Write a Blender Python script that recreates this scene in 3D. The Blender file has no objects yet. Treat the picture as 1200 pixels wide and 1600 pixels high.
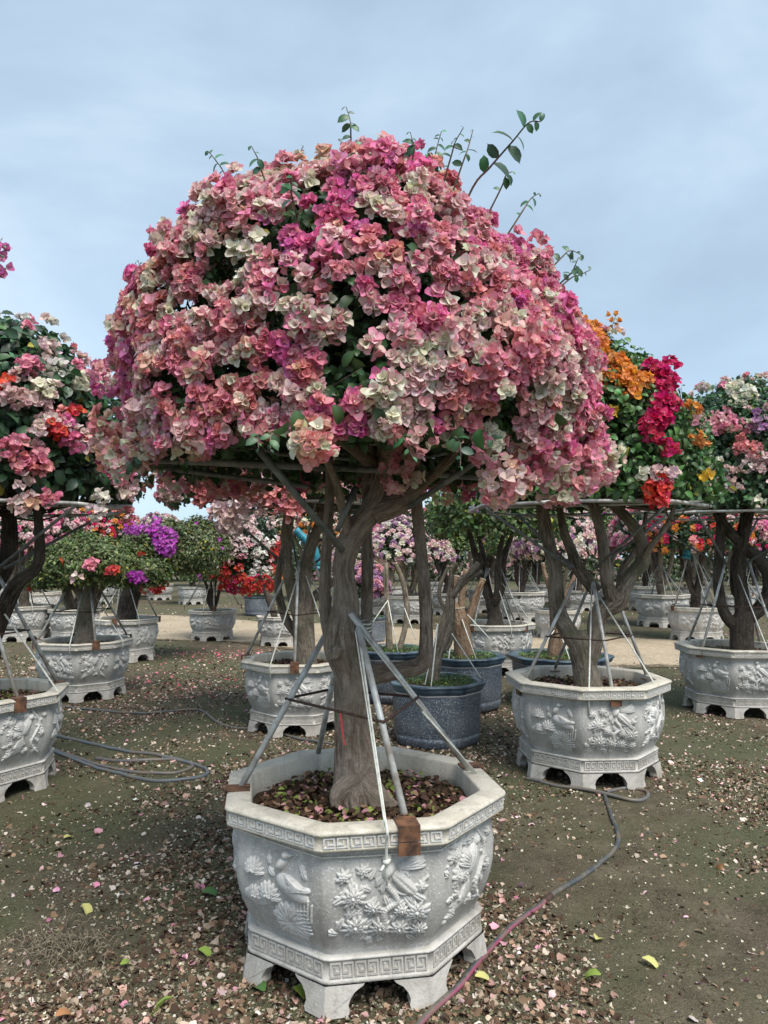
import bpy, math, random
import numpy as np
from mathutils import Vector

rng = np.random.default_rng(7)
random.seed(7)
PI = math.pi
C = bpy.context.scene.collection
scene = bpy.context.scene

# ------------------------------------------------------------------ camera
CAMH = 1.53
FPX = 1150.0
PITCH = math.atan(70 / FPX)
cd = bpy.data.cameras.new('camera')
cd.sensor_fit = 'VERTICAL'; cd.sensor_height = 36; cd.lens = FPX / 1600 * 36
cd.clip_start = 0.05; cd.clip_end = 2000
cam = bpy.data.objects.new('camera', cd); C.objects.link(cam)
cam.location = (0, 0, CAMH); cam.rotation_euler = (PI / 2 + PITCH, 0, 0)
scene.camera = cam

# ------------------------------------------------------------------ world / sun
SUN_EL, SUN_AZ = math.radians(58), math.radians(150)     # behind the camera, to the right
world = bpy.data.worlds.new('World'); scene.world = world; world.use_nodes = True
nt = world.node_tree; nt.nodes.clear()
N = nt.nodes.new; L = nt.links.new
out = N('ShaderNodeOutputWorld'); mixs = N('ShaderNodeMixShader')
sky = N('ShaderNodeTexSky'); sky.sky_type = 'NISHITA'; sky.sun_disc = False
sky.sun_elevation = SUN_EL; sky.sun_rotation = SUN_AZ
bg1 = N('ShaderNodeBackground'); bg1.inputs[1].default_value = 0.10
bg2 = N('ShaderNodeBackground'); bg2.inputs[1].default_value = 1.0
L(sky.outputs[0], bg1.inputs[0])
tc = N('ShaderNodeTexCoord'); mp = N('ShaderNodeMapping'); mp.inputs['Scale'].default_value = (1.0, 1.0, 1.9)
mp.inputs['Location'].default_value = (0.35, 0.1, 0.2)
L(tc.outputs['Generated'], mp.inputs[0])
nz = N('ShaderNodeTexNoise'); nz.inputs['Scale'].default_value = 1.7; nz.inputs['Detail'].default_value = 8; nz.inputs['Roughness'].default_value = 0.54
nz.inputs['Distortion'].default_value = 0.35
L(mp.outputs[0], nz.inputs['Vector'])
cr = N('ShaderNodeValToRGB'); e = cr.color_ramp.elements
e[0].position = 0.33; e[0].color = (0.235, 0.305, 0.385, 1)
e[1].position = 0.66; e[1].color = (0.405, 0.485, 0.56, 1)
m_ = cr.color_ramp.elements.new(0.5); m_.color = (0.295, 0.385, 0.475, 1)
L(nz.outputs['Fac'], cr.inputs[0])
# a paler band close to the horizon, as under an even overcast
sx = N('ShaderNodeSeparateXYZ'); L(tc.outputs['Generated'], sx.inputs[0])
hr_ = N('ShaderNodeMapRange'); hr_.inputs[1].default_value = 0.0; hr_.inputs[2].default_value = 0.42
hr_.inputs[3].default_value = 0.7; hr_.inputs[4].default_value = 0.0
L(sx.outputs['Z'], hr_.inputs[0])
mxc = N('ShaderNodeMix'); mxc.data_type = 'RGBA'; mxc.inputs['B'].default_value = (0.355, 0.485, 0.60, 1)
L(hr_.outputs[0], mxc.inputs['Factor']); L(cr.outputs[0], mxc.inputs['A'])
L(mxc.outputs['Result'], bg2.inputs[0])
mixs.inputs[0].default_value = 0.88
L(bg1.outputs[0], mixs.inputs[1]); L(bg2.outputs[0], mixs.inputs[2]); L(mixs.outputs[0], out.inputs[0])

sd = bpy.data.lights.new('sun', 'SUN'); sd.energy = 2.6; sd.angle = math.radians(36); sd.color = (1.0, 0.955, 0.885)
so = bpy.data.objects.new('sun', sd); C.objects.link(so)
so.rotation_euler = (PI / 2 - SUN_EL, 0, PI - SUN_AZ + 0.0)
so.location = (0, 0, 12)

scene.view_settings.view_transform = 'Standard'
try: scene.view_settings.look = 'None'
except Exception: pass
scene.view_settings.exposure = 0.92
scene.view_settings.gamma = 1.0
scene.view_settings.use_curve_mapping = False
scene.render.film_transparent = False
try:
    scene.cycles.max_bounces = 6; scene.cycles.transparent_max_bounces = 4
except Exception: pass

# ------------------------------------------------------------------ helpers
def ray(px, py):
    dx = (px - 600) / FPX; dy = (800 - py) / FPX
    return np.array([dx, math.cos(PITCH) - dy * math.sin(PITCH), math.sin(PITCH) + dy * math.cos(PITCH)])

def at(px, py, Y):                       # point of the place at distance Y
    r = ray(px, py); s = Y / r[1]
    return np.array([r[0] * s, Y, CAMH + r[2] * s])

def gr(px, py, z=0.0):                   # point of the ground
    r = ray(px, py); s = (z - CAMH) / r[2]
    return np.array([r[0] * s, r[1] * s, z])

def project(P):
    P = np.atleast_2d(P); c, s = math.cos(PITCH), math.sin(PITCH)
    z = P[:, 2] - CAMH
    f = P[:, 1] * c + z * s; u = -P[:, 1] * s + z * c
    return np.stack([600 + FPX * P[:, 0] / f, 800 - FPX * u / f], 1)

def norm(a):
    a = np.asarray(a, float)
    return a / (np.linalg.norm(a, axis=-1, keepdims=True) + 1e-9)

class Noise:                             # smooth pseudo-noise, about -1..1
    def __init__(s, seed, freq, n=10):
        r = np.random.default_rng(seed)
        s.k = norm(r.normal(size=(n, 3))) * freq * r.uniform(0.5, 1.5, (n, 1)); s.p = r.uniform(0, 2 * PI, n)
    def __call__(s, P):
        return np.sin(np.asarray(P) @ s.k.T + s.p).sum(-1) / math.sqrt(len(s.p)) * 0.9

def mesh(name, V, F, mat=None, col=None, smooth=True, vec=None):
    V = np.asarray(V, np.float32).reshape(-1, 3)
    me = bpy.data.meshes.new(name)
    if isinstance(F, np.ndarray):
        k = F.shape[1]; nf = len(F)
        me.vertices.add(len(V)); me.vertices.foreach_set('co', V.ravel())
        me.loops.add(nf * k); me.loops.foreach_set('vertex_index', F.astype(np.int32).ravel())
        me.polygons.add(nf); me.polygons.foreach_set('loop_start', np.arange(0, nf * k, k, dtype=np.int32))
        me.update(calc_edges=True)
    else:
        me.from_pydata(V.tolist(), [], [list(f) for f in F]); me.update()
    if col is not None:
        a = me.attributes.new('Col', 'FLOAT_COLOR', 'POINT')
        c = np.ones((len(V), 4), np.float32); c[:, :3] = np.asarray(col, np.float32).reshape(-1, 3) if np.ndim(col) > 1 else np.array(col)
        a.data.foreach_set('color', c.ravel())
    if vec is not None:
        a = me.attributes.new('grain', 'FLOAT_VECTOR', 'POINT'); a.data.foreach_set('vector', np.asarray(vec, np.float32).ravel())
    me.polygons.foreach_set('use_smooth', np.full(len(me.polygons), bool(smooth)))
    if mat: me.materials.append(mat)
    return me

def obj(name, me, parent=None, loc=(0, 0, 0), rot=(0, 0, 0), scale=None, kind=None):
    o = bpy.data.objects.new(name, me); C.objects.link(o)
    if parent: o.parent = parent
    o.location = loc; o.rotation_euler = rot
    if scale is not None: o.scale = (scale,) * 3 if np.ndim(scale) == 0 else scale
    if kind: o['kind'] = kind
    return o

def tag(o, label, cat, group=None, kind=None):
    o['label'] = label; o['category'] = cat
    if group: o['group'] = group
    if kind: o['kind'] = kind
    return o

def thing(name, label, cat, loc=(0, 0, 0), rz=0, group=None, scale=1.0):
    o = bpy.data.objects.new(name, None); C.objects.link(o)
    o.location = loc; o.rotation_euler = (0, 0, rz); o.scale = (scale,) * 3
    o.empty_display_size = 0.1
    return tag(o, label, cat, group)

def dup(root, loc, rz, label, group=None, scale=1.0):
    r = root.copy(); C.objects.link(r); r.location = loc; r.rotation_euler = (0, 0, rz)
    r.scale = (scale,) * 3 if np.ndim(scale) == 0 else scale
    r['label'] = label
    if group: r['group'] = group
    for ch in list(root.children):
        c = ch.copy(); C.objects.link(c); c.parent = r
        for g in list(ch.children):
            d = g.copy(); C.objects.link(d); d.parent = c
    return r

class MB:                                # collects quads, tris and n-gons
    def __init__(s): s.V = []; s.F = []
    def add(s, V, F):
        n = len(s.V); s.V += [tuple(v) for v in V]; s.F += [tuple(i + n for i in f) for f in F]
    def box(s, o, ax, ay, az):           # corner + three edge vectors
        o, ax, ay, az = map(lambda q: np.asarray(q, float), (o, ax, ay, az))
        P = [o, o + ax, o + ax + ay, o + ay]; P = P + [p + az for p in P]
        s.add(P, [(0, 3, 2, 1), (4, 5, 6, 7), (0, 1, 5, 4), (1, 2, 6, 5), (2, 3, 7, 6), (3, 0, 4, 7)])
    def mesh(s, name, mat, smooth=False): return mesh(name, np.array(s.V), s.F, mat, smooth=smooth)

def spline(P, n):
    P = np.asarray(P, float); k = len(P)
    if k < 3:
        t = np.linspace(0, 1, n)[:, None]; return P[0] * (1 - t) + P[-1] * t
    Q = np.vstack([2 * P[0] - P[1], P, 2 * P[-1] - P[-2]]); T = np.linspace(0, k - 1 - 1e-6, n); o = []
    for t in T:
        i = int(t); f = t - i; a, b, c, d = Q[i:i + 4]
        o.append(0.5 * ((2 * b) + (c - a) * f + (2 * a - 5 * b + 4 * c - d) * f * f + (3 * b - a - 3 * c + d) * f ** 3))
    return np.array(o)

def tube_arr(P, R, sides=8, n=None, bump=0.0, ridge=0.0, seed=0, flat=None):
    """swept tube; returns V, F(quads), grain vectors"""
    P = np.asarray(P, float); R = np.asarray(R, float) * np.ones(len(P))
    if n:
        m = len(P); X = spline(np.hstack([P, R[:, None]]), n); P, R = X[:, :3], np.maximum(X[:, 3], 1e-4)
    T = norm(np.gradient(P, axis=0)); m = len(P)
    u = np.cross(T[0], [0.3, 1, 0.2]); u = u / np.linalg.norm(u); U = []
    for i in range(m):
        u = u - T[i] * np.dot(u, T[i]); u = u / np.linalg.norm(u); U.append(u)
    U = np.array(U); W = np.cross(T, U)
    a = np.linspace(0, 2 * PI, sides, endpoint=False)
    s = np.concatenate([[0], np.cumsum(np.linalg.norm(np.diff(P, axis=0), axis=1))])
    rad = R[:, None] * np.ones(sides)
    D = np.cos(a)[None, :, None] * U[:, None] + np.sin(a)[None, :, None] * W[:, None]
    grain = np.stack([np.cos(a)[None] * R[:, None], np.sin(a)[None] * R[:, None], s[:, None] * np.ones(sides) * 0.16], -1)
    if bump or ridge:
        nb = Noise(seed + 3, 9); n2 = Noise(seed + 5, 26)
        base = P[:, None] + D * rad[..., None]
        rad = rad * (1 + bump * nb(base) + bump * 0.5 * n2(base))
        if ridge:
            n3 = Noise(seed + 9, 1.0, 14); g = np.stack([np.cos(a)[None] * np.ones((m, 1)) * 9, np.sin(a)[None] * np.ones((m, 1)) * 9, (s[:, None] * 5) * np.ones(sides)], -1)
            rad = rad - R[:, None] * ridge * np.abs(n3(g))
    f1 = 1.0 if flat is None else flat
    Dd = np.cos(a)[None, :, None] * U[:, None] + f1 * np.sin(a)[None, :, None] * W[:, None]
    V = (P[:, None] + Dd * rad[..., None]).reshape(-1, 3)
    i = np.arange(m - 1)[:, None] * sides; j = np.arange(sides)[None]; j2 = (j + 1) % sides
    F = np.stack([i + j, i + j2, i + sides + j2, i + sides + j], -1).reshape(-1, 4)
    # end caps
    V = np.vstack([V, P[:1], P[-1:]]); c0, c1 = m * sides, m * sides + 1
    jj = np.arange(sides); k2 = (jj + 1) % sides
    F = np.vstack([F, np.stack([k2, jj, np.full(sides, c0), np.full(sides, c0)], 1)[:, [0, 1, 2, 2]],
                   np.stack([(m - 1) * sides + jj, (m - 1) * sides + k2, np.full(sides, c1), np.full(sides, c1)], 1)])
    grain = np.vstack([grain.reshape(-1, 3), [[0, 0, 0]], [[0, 0, s[-1] * 0.16]]])
    return V, F, grain

def join(parts):
    Vs, Fs, Gs, n = [], [], [], 0
    for V, F, G in parts:
        Vs.append(V); Fs.append(F + n); Gs.append(G); n += len(V)
    return np.vstack(Vs), np.vstack(Fs), np.vstack(Gs)

def quads_to_list(F):
    return [tuple(f) if f[2] != f[3] else tuple(f[:3]) for f in F.tolist()]

def tubes(name, parts, mat, parent=None, kind=None, loc=(0, 0, 0)):
    V, F, G = join(parts)
    return obj(name, mesh(name, V, quads_to_list(F), mat, vec=G), parent, loc=loc, kind=kind)

def tube(name, P, R, mat, parent=None, **k):
    return tubes(name, [tube_arr(P, R, **k)], mat, parent)

# ------------------------------------------------------------------ materials
def newmat(name):
    m = bpy.data.materials.new(name); m.use_nodes = True; m.node_tree.nodes.clear()
    n = m.node_tree.nodes.new; l = m.node_tree.links.new
    o = n('ShaderNodeOutputMaterial'); b = n('ShaderNodeBsdfPrincipled'); l(b.outputs[0], o.inputs[0])
    return m, n, l, b, o

def noise(n, l, scale, detail=4, rough=0.55, vec=None, dist=0.0):
    t = n('ShaderNodeTexNoise'); t.inputs['Scale'].default_value = scale; t.inputs['Detail'].default_value = detail
    t.inputs['Roughness'].default_value = rough; t.inputs['Distortion'].default_value = dist
    if vec is not None: l(vec, t.inputs['Vector'])
    return t.outputs['Fac']

def ramp(n, l, fac, stops):
    r = n('ShaderNodeValToRGB'); el = r.color_ramp.elements
    while len(el) < len(stops): el.new(0.5)
    for k, (p, c) in enumerate(stops):
        el[k].position = p; el[k].color = (*c, 1) if len(c) == 3 else c
    l(fac, r.inputs[0]); return r.outputs[0]

def mixc(n, l, fac, a, b):
    m = n('ShaderNodeMix'); m.data_type = 'RGBA'
    for s, v in (('Factor', fac), ('A', a), ('B', b)):
        if isinstance(v, (int, float)): m.inputs[s].default_value = v
        elif isinstance(v, tuple): m.inputs[s].default_value = (*v, 1)
        else: l(v, m.inputs[s])
    return m.outputs['Result']

def bump(n, l, b, h, strength=0.4, dist=0.01):
    k = n('ShaderNodeBump'); k.inputs['Strength'].default_value = strength; k.inputs['Distance'].default_value = dist
    l(h, k.inputs['Height']); l(k.outputs[0], b.inputs['Normal'])

def objco(n): return n('ShaderNodeTexCoord').outputs['Object']

def mat_petal(name, trans=0.32, rough=0.6, spec=0.25):
    m, n, l, b, o = newmat(name)
    a = n('ShaderNodeAttribute'); a.attribute_name = 'Col'
    f = noise(n, l, 160, 2, 0.6, objco(n))
    c = mixc(n, l, ramp(n, l, f, [(0.35, (0, 0, 0)), (0.7, (0.35, 0.35, 0.35))]), a.outputs['Color'], (0.55, 0.42, 0.38))
    l(a.outputs['Color'], b.inputs['Base Color'])
    b.inputs['Roughness'].default_value = rough; b.inputs['Specular IOR Level'].default_value = spec
    t = n('ShaderNodeBsdfTranslucent'); l(a.outputs['Color'], t.inputs[0])
    mx = n('ShaderNodeMixShader'); mx.inputs[0].default_value = trans
    l(b.outputs[0], mx.inputs[1]); l(t.outputs[0], mx.inputs[2]); l(mx.outputs[0], o.inputs[0])
    return m

M = {}
M['petal'] = mat_petal('bract', 0.36)
M['leaf'] = mat_petal('leaf', 0.22, 0.42, 0.45)
M['litter'] = mat_petal('litter', 0.05, 0.8, 0.15)

def mat_bark(name, c0, c1, c2, scale=1.0, moss=0.0):
    m, n, l, b, o = newmat(name)
    a = n('ShaderNodeAttribute'); a.attribute_name = 'grain'
    f1 = noise(n, l, 60 * scale, 6, 0.72, a.outputs['Vector'], 0.6)
    f2 = noise(n, l, 3.5, 3, 0.5, objco(n))
    f3 = noise(n, l, 200, 3, 0.6, objco(n))
    c = ramp(n, l, f1, [(0.40, c0), (0.50, c1), (0.60, c2)])
    c = mixc(n, l, ramp(n, l, f2, [(0.42, (0, 0, 0)), (0.62, (0.55, 0.55, 0.55))]), c, c2)
    f7 = noise(n, l, 26, 5, .7, objco(n), .5)
    c = mixc(n, l, ramp(n, l, f7, [(0.50, (0, 0, 0)), (0.62, (0.55,) * 3)]), c, tuple(v * .78 for v in c1))
    if moss:
        f4 = noise(n, l, 6, 4, 0.6, objco(n))
        c = mixc(n, l, ramp(n, l, f4, [(0.52, (0, 0, 0)), (0.66, (moss, moss, moss))]), c, (0.10, 0.12, 0.06))
    c = mixc(n, l, ramp(n, l, f3, [(0.55, (0, 0, 0)), (0.75, (0.4, 0.4, 0.4))]), c, c0)
    l(c, b.inputs['Base Color']); b.inputs['Roughness'].default_value = 0.9; b.inputs['Specular IOR Level'].default_value = 0.15
    f6 = noise(n, l, 34, 6, .75, objco(n), .4); ad = n('ShaderNodeMath'); ad.operation = 'ADD'; l(f1, ad.inputs[0]); l(f6, ad.inputs[1])
    bump(n, l, b, ad.outputs[0], 1.0, 0.022)
    return m
M['bark'] = mat_bark('grey_brown_bark', (0.13, 0.09, 0.065), (0.33, 0.25, 0.19), (0.48, 0.40, 0.32), moss=0.3)
M['dark_bark'] = mat_bark('dark_bark', (0.025, 0.02, 0.016), (0.08, 0.064, 0.052), (0.17, 0.14, 0.115))
M['olive_bark'] = mat_bark('olive_bark', (0.10, 0.08, 0.06), (0.26, 0.21, 0.16), (0.42, 0.36, 0.28), moss=0.5)
M['orange_bark'] = mat_bark('orange_brown_bark', (0.10, 0.058, 0.034), (0.25, 0.155, 0.098), (0.38, 0.28, 0.195))
M['cutwood'] = mat_bark('cut_wood', (0.32, 0.25, 0.17), (0.48, 0.40, 0.29), (0.58, 0.50, 0.38))

def mat_stone(name, base, light, speck, dirt=0.5):
    m, n, l, b, o = newmat(name)
    info = n('ShaderNodeObjectInfo'); ob = objco(n); vm = n('ShaderNodeVectorMath'); vm.operation = 'MULTIPLY_ADD'; l(info.outputs['Random'], vm.inputs[0]); vm.inputs[1].default_value = (9, 7, 5); l(ob, vm.inputs[2]); oc = vm.outputs[0]
    stv = n('ShaderNodeVectorMath'); stv.operation = 'MULTIPLY'; l(oc, stv.inputs[0]); stv.inputs[1].default_value = (1, 1, .12); f5 = noise(n, l, 14, 5, 0.65, stv.outputs[0], 0.5)
    f1 = noise(n, l, 5, 5, 0.6, oc); f2 = noise(n, l, 120, 3, 0.6, oc); f3 = noise(n, l, 38, 5, 0.7, oc); f4 = noise(n, l, 2.2, 4, 0.6, oc, 0.8)
    c = ramp(n, l, f1, [(0.3, base), (0.7, light)])
    c = mixc(n, l, ramp(n, l, f2, [(0.55, (0, 0, 0)), (0.68, (0.75,) * 3)]), c, speck)
    c = mixc(n, l, ramp(n, l, f3, [(0.56, (0, 0, 0)), (0.72, (0.5,) * 3)]), c, tuple(v * 0.55 for v in base))
    c = mixc(n, l, ramp(n, l, f4, [(0.52, (0, 0, 0)), (0.75, (dirt,) * 3)]), c, (0.20, 0.175, 0.13))
    c = mixc(n, l, ramp(n, l, f5, [(0.48, (0, 0, 0)), (0.72, (dirt * 0.8,) * 3)]), c, (0.15, 0.14, 0.115))
    # rain-splashed soil on the lowest part
    sp = n('ShaderNodeSeparateXYZ'); l(ob, sp.inputs[0])
    mr = n('ShaderNodeMapRange'); mr.inputs[1].default_value = 0.0; mr.inputs[2].default_value = 0.16; mr.inputs[3].default_value = 0.55; mr.inputs[4].default_value = 0
    l(sp.outputs['Z'], mr.inputs[0])
    mm = n('ShaderNodeMath'); mm.operation = 'MULTIPLY'; l(mr.outputs[0], mm.inputs[0]); l(f3, mm.inputs[1])
    c = mixc(n, l, mm.outputs[0], c, (0.17, 0.13, 0.09))
    l(c, b.inputs['Base Color']); b.inputs['Roughness'].default_value = 0.62; b.inputs['Specular IOR Level'].default_value = 0.4
    ad = n('ShaderNodeMath'); ad.operation = 'ADD'; l(f2, ad.inputs[0]); l(f3, ad.inputs[1])
    bump(n, l, b, ad.outputs[0], 0.45, 0.004)
    return m
M['stone'] = mat_stone('grey_cast_stone', (0.35, 0.338, 0.318), (0.52, 0.508, 0.485), (0.72, 0.71, 0.69))
M['relief'] = mat_stone('silvered_relief', (0.48, 0.465, 0.44), (0.63, 0.62, 0.60), (0.76, 0.75, 0.74), 0.3)
M['rimtop'] = mat_stone('worn_rim', (0.52, 0.475, 0.39), (0.65, 0.605, 0.51), (0.74, 0.70, 0.62), 0.6)
M['base'] = mat_stone('warm_base_stone', (0.43, 0.41, 0.375), (0.60, 0.575, 0.53), (0.62, 0.60, 0.57), 0.6)
M['glaze'] = None

def mat_simple(name, c0, c1, rough=0.6, metal=0.0, scale=30, bmp=0.2, dist=0.002, spec=0.5, stops=(0.35, 0.65)):
    m, n, l, b, o = newmat(name)
    f = noise(n, l, scale, 5, 0.6, objco(n))
    l(ramp(n, l, f, [(stops[0], c0), (stops[1], c1)]), b.inputs['Base Color'])
    b.inputs['Roughness'].default_value = rough; b.inputs['Metallic'].default_value = metal; b.inputs['Specular IOR Level'].default_value = spec
    if bmp: bump(n, l, b, f, bmp, dist)
    return m
def mat_glaze():
    m, n, l, b, o = newmat('speckled_blue_glaze'); oc = objco(n)
    f1 = noise(n, l, 4, 4, 0.6, oc); f2 = noise(n, l, 110, 2, 0.5, oc)
    c = ramp(n, l, f1, [(0.35, (0.045, 0.06, 0.085)), (0.68, (0.12, 0.14, 0.165))])
    c = mixc(n, l, ramp(n, l, f2, [(0.55, (0, 0, 0)), (0.62, (0.8,) * 3)]), c, (0.38, 0.41, 0.44))
    l(c, b.inputs['Base Color']); b.inputs['Roughness'].default_value = 0.38
    bump(n, l, b, f2, 0.2, 0.003); return m
M['glaze'] = mat_glaze()
M['glaze_rim'] = mat_simple('dark_blue_rim_glaze', (0.03, 0.05, 0.08), (0.10, 0.15, 0.18), 0.3, 0, 8)
M['pipe'] = mat_simple('galvanised_pipe', (0.30, 0.26, 0.22), (0.62, 0.64, 0.62), 0.45, 0.2, 14, 0.2)
M['dull_pipe'] = mat_simple('weathered_pipe', (0.10, 0.105, 0.10), (0.24, 0.25, 0.24), 0.55, 0.3, 18, 0.15)
M['rod'] = mat_simple('rusted_rod', (0.035, 0.022, 0.018), (0.10, 0.055, 0.04), 0.8, 0.2, 60, 0.3)
M['rust'] = mat_simple('rusty_clamp', (0.045, 0.025, 0.017), (0.22, 0.10, 0.05), 0.75, 0.15, 22, 0.4)
M['strap'] = mat_simple('white_strap', (0.50, 0.50, 0.44), (0.74, 0.74, 0.68), 0.6, 0, 40, 0.1)
M['tape'] = mat_simple('red_tape', (0.50, 0.05, 0.06), (0.65, 0.10, 0.10), 0.5, 0, 40, 0.1)
M['teal'] = mat_simple('teal_sleeve', (0.01, 0.14, 0.20), (0.03, 0.26, 0.33), 0.5, 0, 12, 0.1)
M['soil'] = mat_simple('dark_soil', (0.03, 0.02, 0.013), (0.11, 0.075, 0.05), 0.95, 0, 35, 0.9, 0.02, 0.1)

def mat_hose():
    m, n, l, b, o = newmat('grey_hose'); oc = objco(n)
    a = n('ShaderNodeAttribute'); a.attribute_name = 'Col'
    f = noise(n, l, 25, 4, 0.6, oc)
    f9 = noise(n, l, 6, 5, 0.7, oc)
    c = mixc(n, l, ramp(n, l, f, [(0.45, (0, 0, 0)), (0.75, (0.5,) * 3)]), a.outputs['Color'], (0.20, 0.17, 0.14))
    c = mixc(n, l, ramp(n, l, f9, [(0.46, (0, 0, 0)), (0.60, (0.8,) * 3)]), c, (0.15, 0.12, 0.085))
    l(c, b.inputs['Base Color']); b.inputs['Roughness'].default_value = 0.5; bump(n, l, b, f, 0.15, 0.002); return m
M['hose'] = mat_hose()

def mat_ground():
    m, n, l, b, o = newmat('dirt_ground'); oc = objco(n)
    f1 = noise(n, l, 0.55, 5, 0.6, oc, 0.5); f2 = noise(n, l, 5, 5, 0.65, oc, 0.3); f3 = noise(n, l, 45, 5, 0.7, oc); f4 = noise(n, l, 160, 3, 0.7, oc)
    f5 = noise(n, l, 1.3, 4, 0.6, oc, 0.9)
    c = ramp(n, l, f2, [(0.3, (0.070, 0.056, 0.038)), (0.5, (0.125, 0.100, 0.070)), (0.72, (0.20, 0.165, 0.118))])
    c = mixc(n, l, ramp(n, l, f1, [(0.38, (0, 0, 0)), (0.56, (0.85,) * 3)]), c, (0.092, 0.104, 0.052))
    c = mixc(n, l, ramp(n, l, f5, [(0.55, (0, 0, 0)), (0.70, (0.5,) * 3)]), c, (0.19, 0.155, 0.108))
    c = mixc(n, l, ramp(n, l, f3, [(0.50, (0, 0, 0)), (0.66, (0.5,) * 3)]), c, (0.035, 0.027, 0.017))
    c = mixc(n, l, ramp(n, l, f4, [(0.55, (0, 0, 0)), (0.64, (0.6,) * 3)]), c, (0.30, 0.27, 0.20))
    l(c, b.inputs['Base Color']); b.inputs['Roughness'].default_value = 0.95; b.inputs['Specular IOR Level'].default_value = 0.12
    ad = n('ShaderNodeMath'); ad.operation = 'ADD'; l(f3, ad.inputs[0]); l(f4, ad.inputs[1])
    bump(n, l, b, ad.outputs[0], 0.8, 0.02); return m
M['ground'] = mat_ground()
def mat_path():
    m, n, l, b, o = newmat('pale_sandy_track'); oc = objco(n)
    f1 = noise(n, l, 1.1, 5, .65, oc, .6); f2 = noise(n, l, 14, 5, .7, oc); f3 = noise(n, l, 60, 4, .7, oc)
    c = ramp(n, l, f2, [(.3, (.30, .24, .165)), (.7, (.52, .43, .32))])
    c = mixc(n, l, ramp(n, l, f1, [(.45, (0, 0, 0)), (.65, (.55,) * 3)]), c, (.27, .22, .15))
    c = mixc(n, l, ramp(n, l, f3, [(.52, (0, 0, 0)), (.66, (.6,) * 3)]), c, (.16, .12, .08))
    a = n('ShaderNodeAttribute'); a.attribute_name = 'Col'            # worn-in middle, dirt creeping over the sides
    ad = n('ShaderNodeMath'); ad.operation = 'ADD'; l(a.outputs['Fac'], ad.inputs[0]); l(f1, ad.inputs[1])
    sb = n('ShaderNodeMath'); sb.operation = 'ADD'; l(ad.outputs[0], sb.inputs[0]); mu = n('ShaderNodeMath'); mu.operation = 'MULTIPLY'; l(f2, mu.inputs[0]); mu.inputs[1].default_value = .5; l(mu.outputs[0], sb.inputs[1])
    k = ramp(n, l, sb.outputs[0], [(.80, (0, 0, 0)), (.98, (1, 1, 1))])
    l(mixc(n, l, k, (.11, .09, .06), c), b.inputs['Base Color']); b.inputs['Roughness'].default_value = .95; b.inputs['Specular IOR Level'].default_value = .1
    bump(n, l, b, f2, .6, .03); return m
M['path'] = mat_path()

# ------------------------------------------------------------------ ground
gn1 = Noise(21, 1.6); gn2 = Noise(22, 7.0, 16); gn3 = Noise(23, 28.0, 20)
def gh(x, y):
    P = np.stack([x, y, np.zeros_like(x)], -1)
    fade = np.clip((10 - np.hypot(x, y)) / 5, 0, 1)
    return fade * (0.012 * gn1(P) + 0.007 * gn2(P) + 0.004 * gn3(P)) - 0.004
def axis(lo, hi, core_lo, core_hi, step):
    c = np.arange(core_lo, core_hi, step); g = 1.18; a = []; d = step; x = c[-1]
    while x < hi: d *= g; x += d; a.append(x)
    q = []; d = step; x = c[0]
    while x > lo: d *= g; x -= d; q.append(x)
    return np.concatenate([q[::-1], c, a])
gx = axis(-400, 400, -4.2, 4.2, 0.035); gy = axis(-200, 600, 1.0, 8.5, 0.035)
X, Y = np.meshgrid(gx, gy); Z = gh(X, Y)
nx, ny = len(gx), len(gy)
I = np.arange(nx * ny).reshape(ny, nx)
Fg = np.stack([I[:-1, :-1], I[:-1, 1:], I[1:, 1:], I[1:, :-1]], -1).reshape(-1, 4)
g = obj('ground', mesh('ground', np.stack([X, Y, Z], -1), Fg, M['ground'])); g['kind'] = 'structure'

# pale sandy track crossing behind the first rows
def track():
    xs = np.linspace(-30, 34, 200); rows = []
    nA = Noise(31, 0.9); nB = Noise(32, 3.1)
    f0 = 13.2 - 0.42 * (xs + 3.4); f0 = np.where(xs > 3.3, 10.4 - 0.15 * (xs - 3.3), f0)
    wd = 4.6 - 0.12 * np.clip(xs, -5, 5)
    cl = []
    for t in np.linspace(0, 1, 14):
        y = f0 + t * wd; P = np.stack([xs, y, np.zeros_like(xs) + t], -1)
        ed = (1 - 4 * t * (1 - t)) * (0.35 * nA(P) + 0.25 * nB(P)); cl.append(np.repeat(np.full((len(xs), 1), 4 * t * (1 - t)), 3, 1))
        y = y + ed; rows.append(np.stack([xs, y, np.full_like(xs, 0.004 + 0.012 * (4 * t * (1 - t)))], -1))
    V = np.array(rows); I = np.arange(V.shape[0] * V.shape[1]).reshape(V.shape[:2])
    F = np.stack([I[:-1, :-1], I[:-1, 1:], I[1:, 1:], I[1:, :-1]], -1).reshape(-1, 4)
    return mesh('sandy_path', V, F, M['path'], col=np.array(cl))
p = obj('sandy_path', track()); p['kind'] = 'structure'

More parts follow.
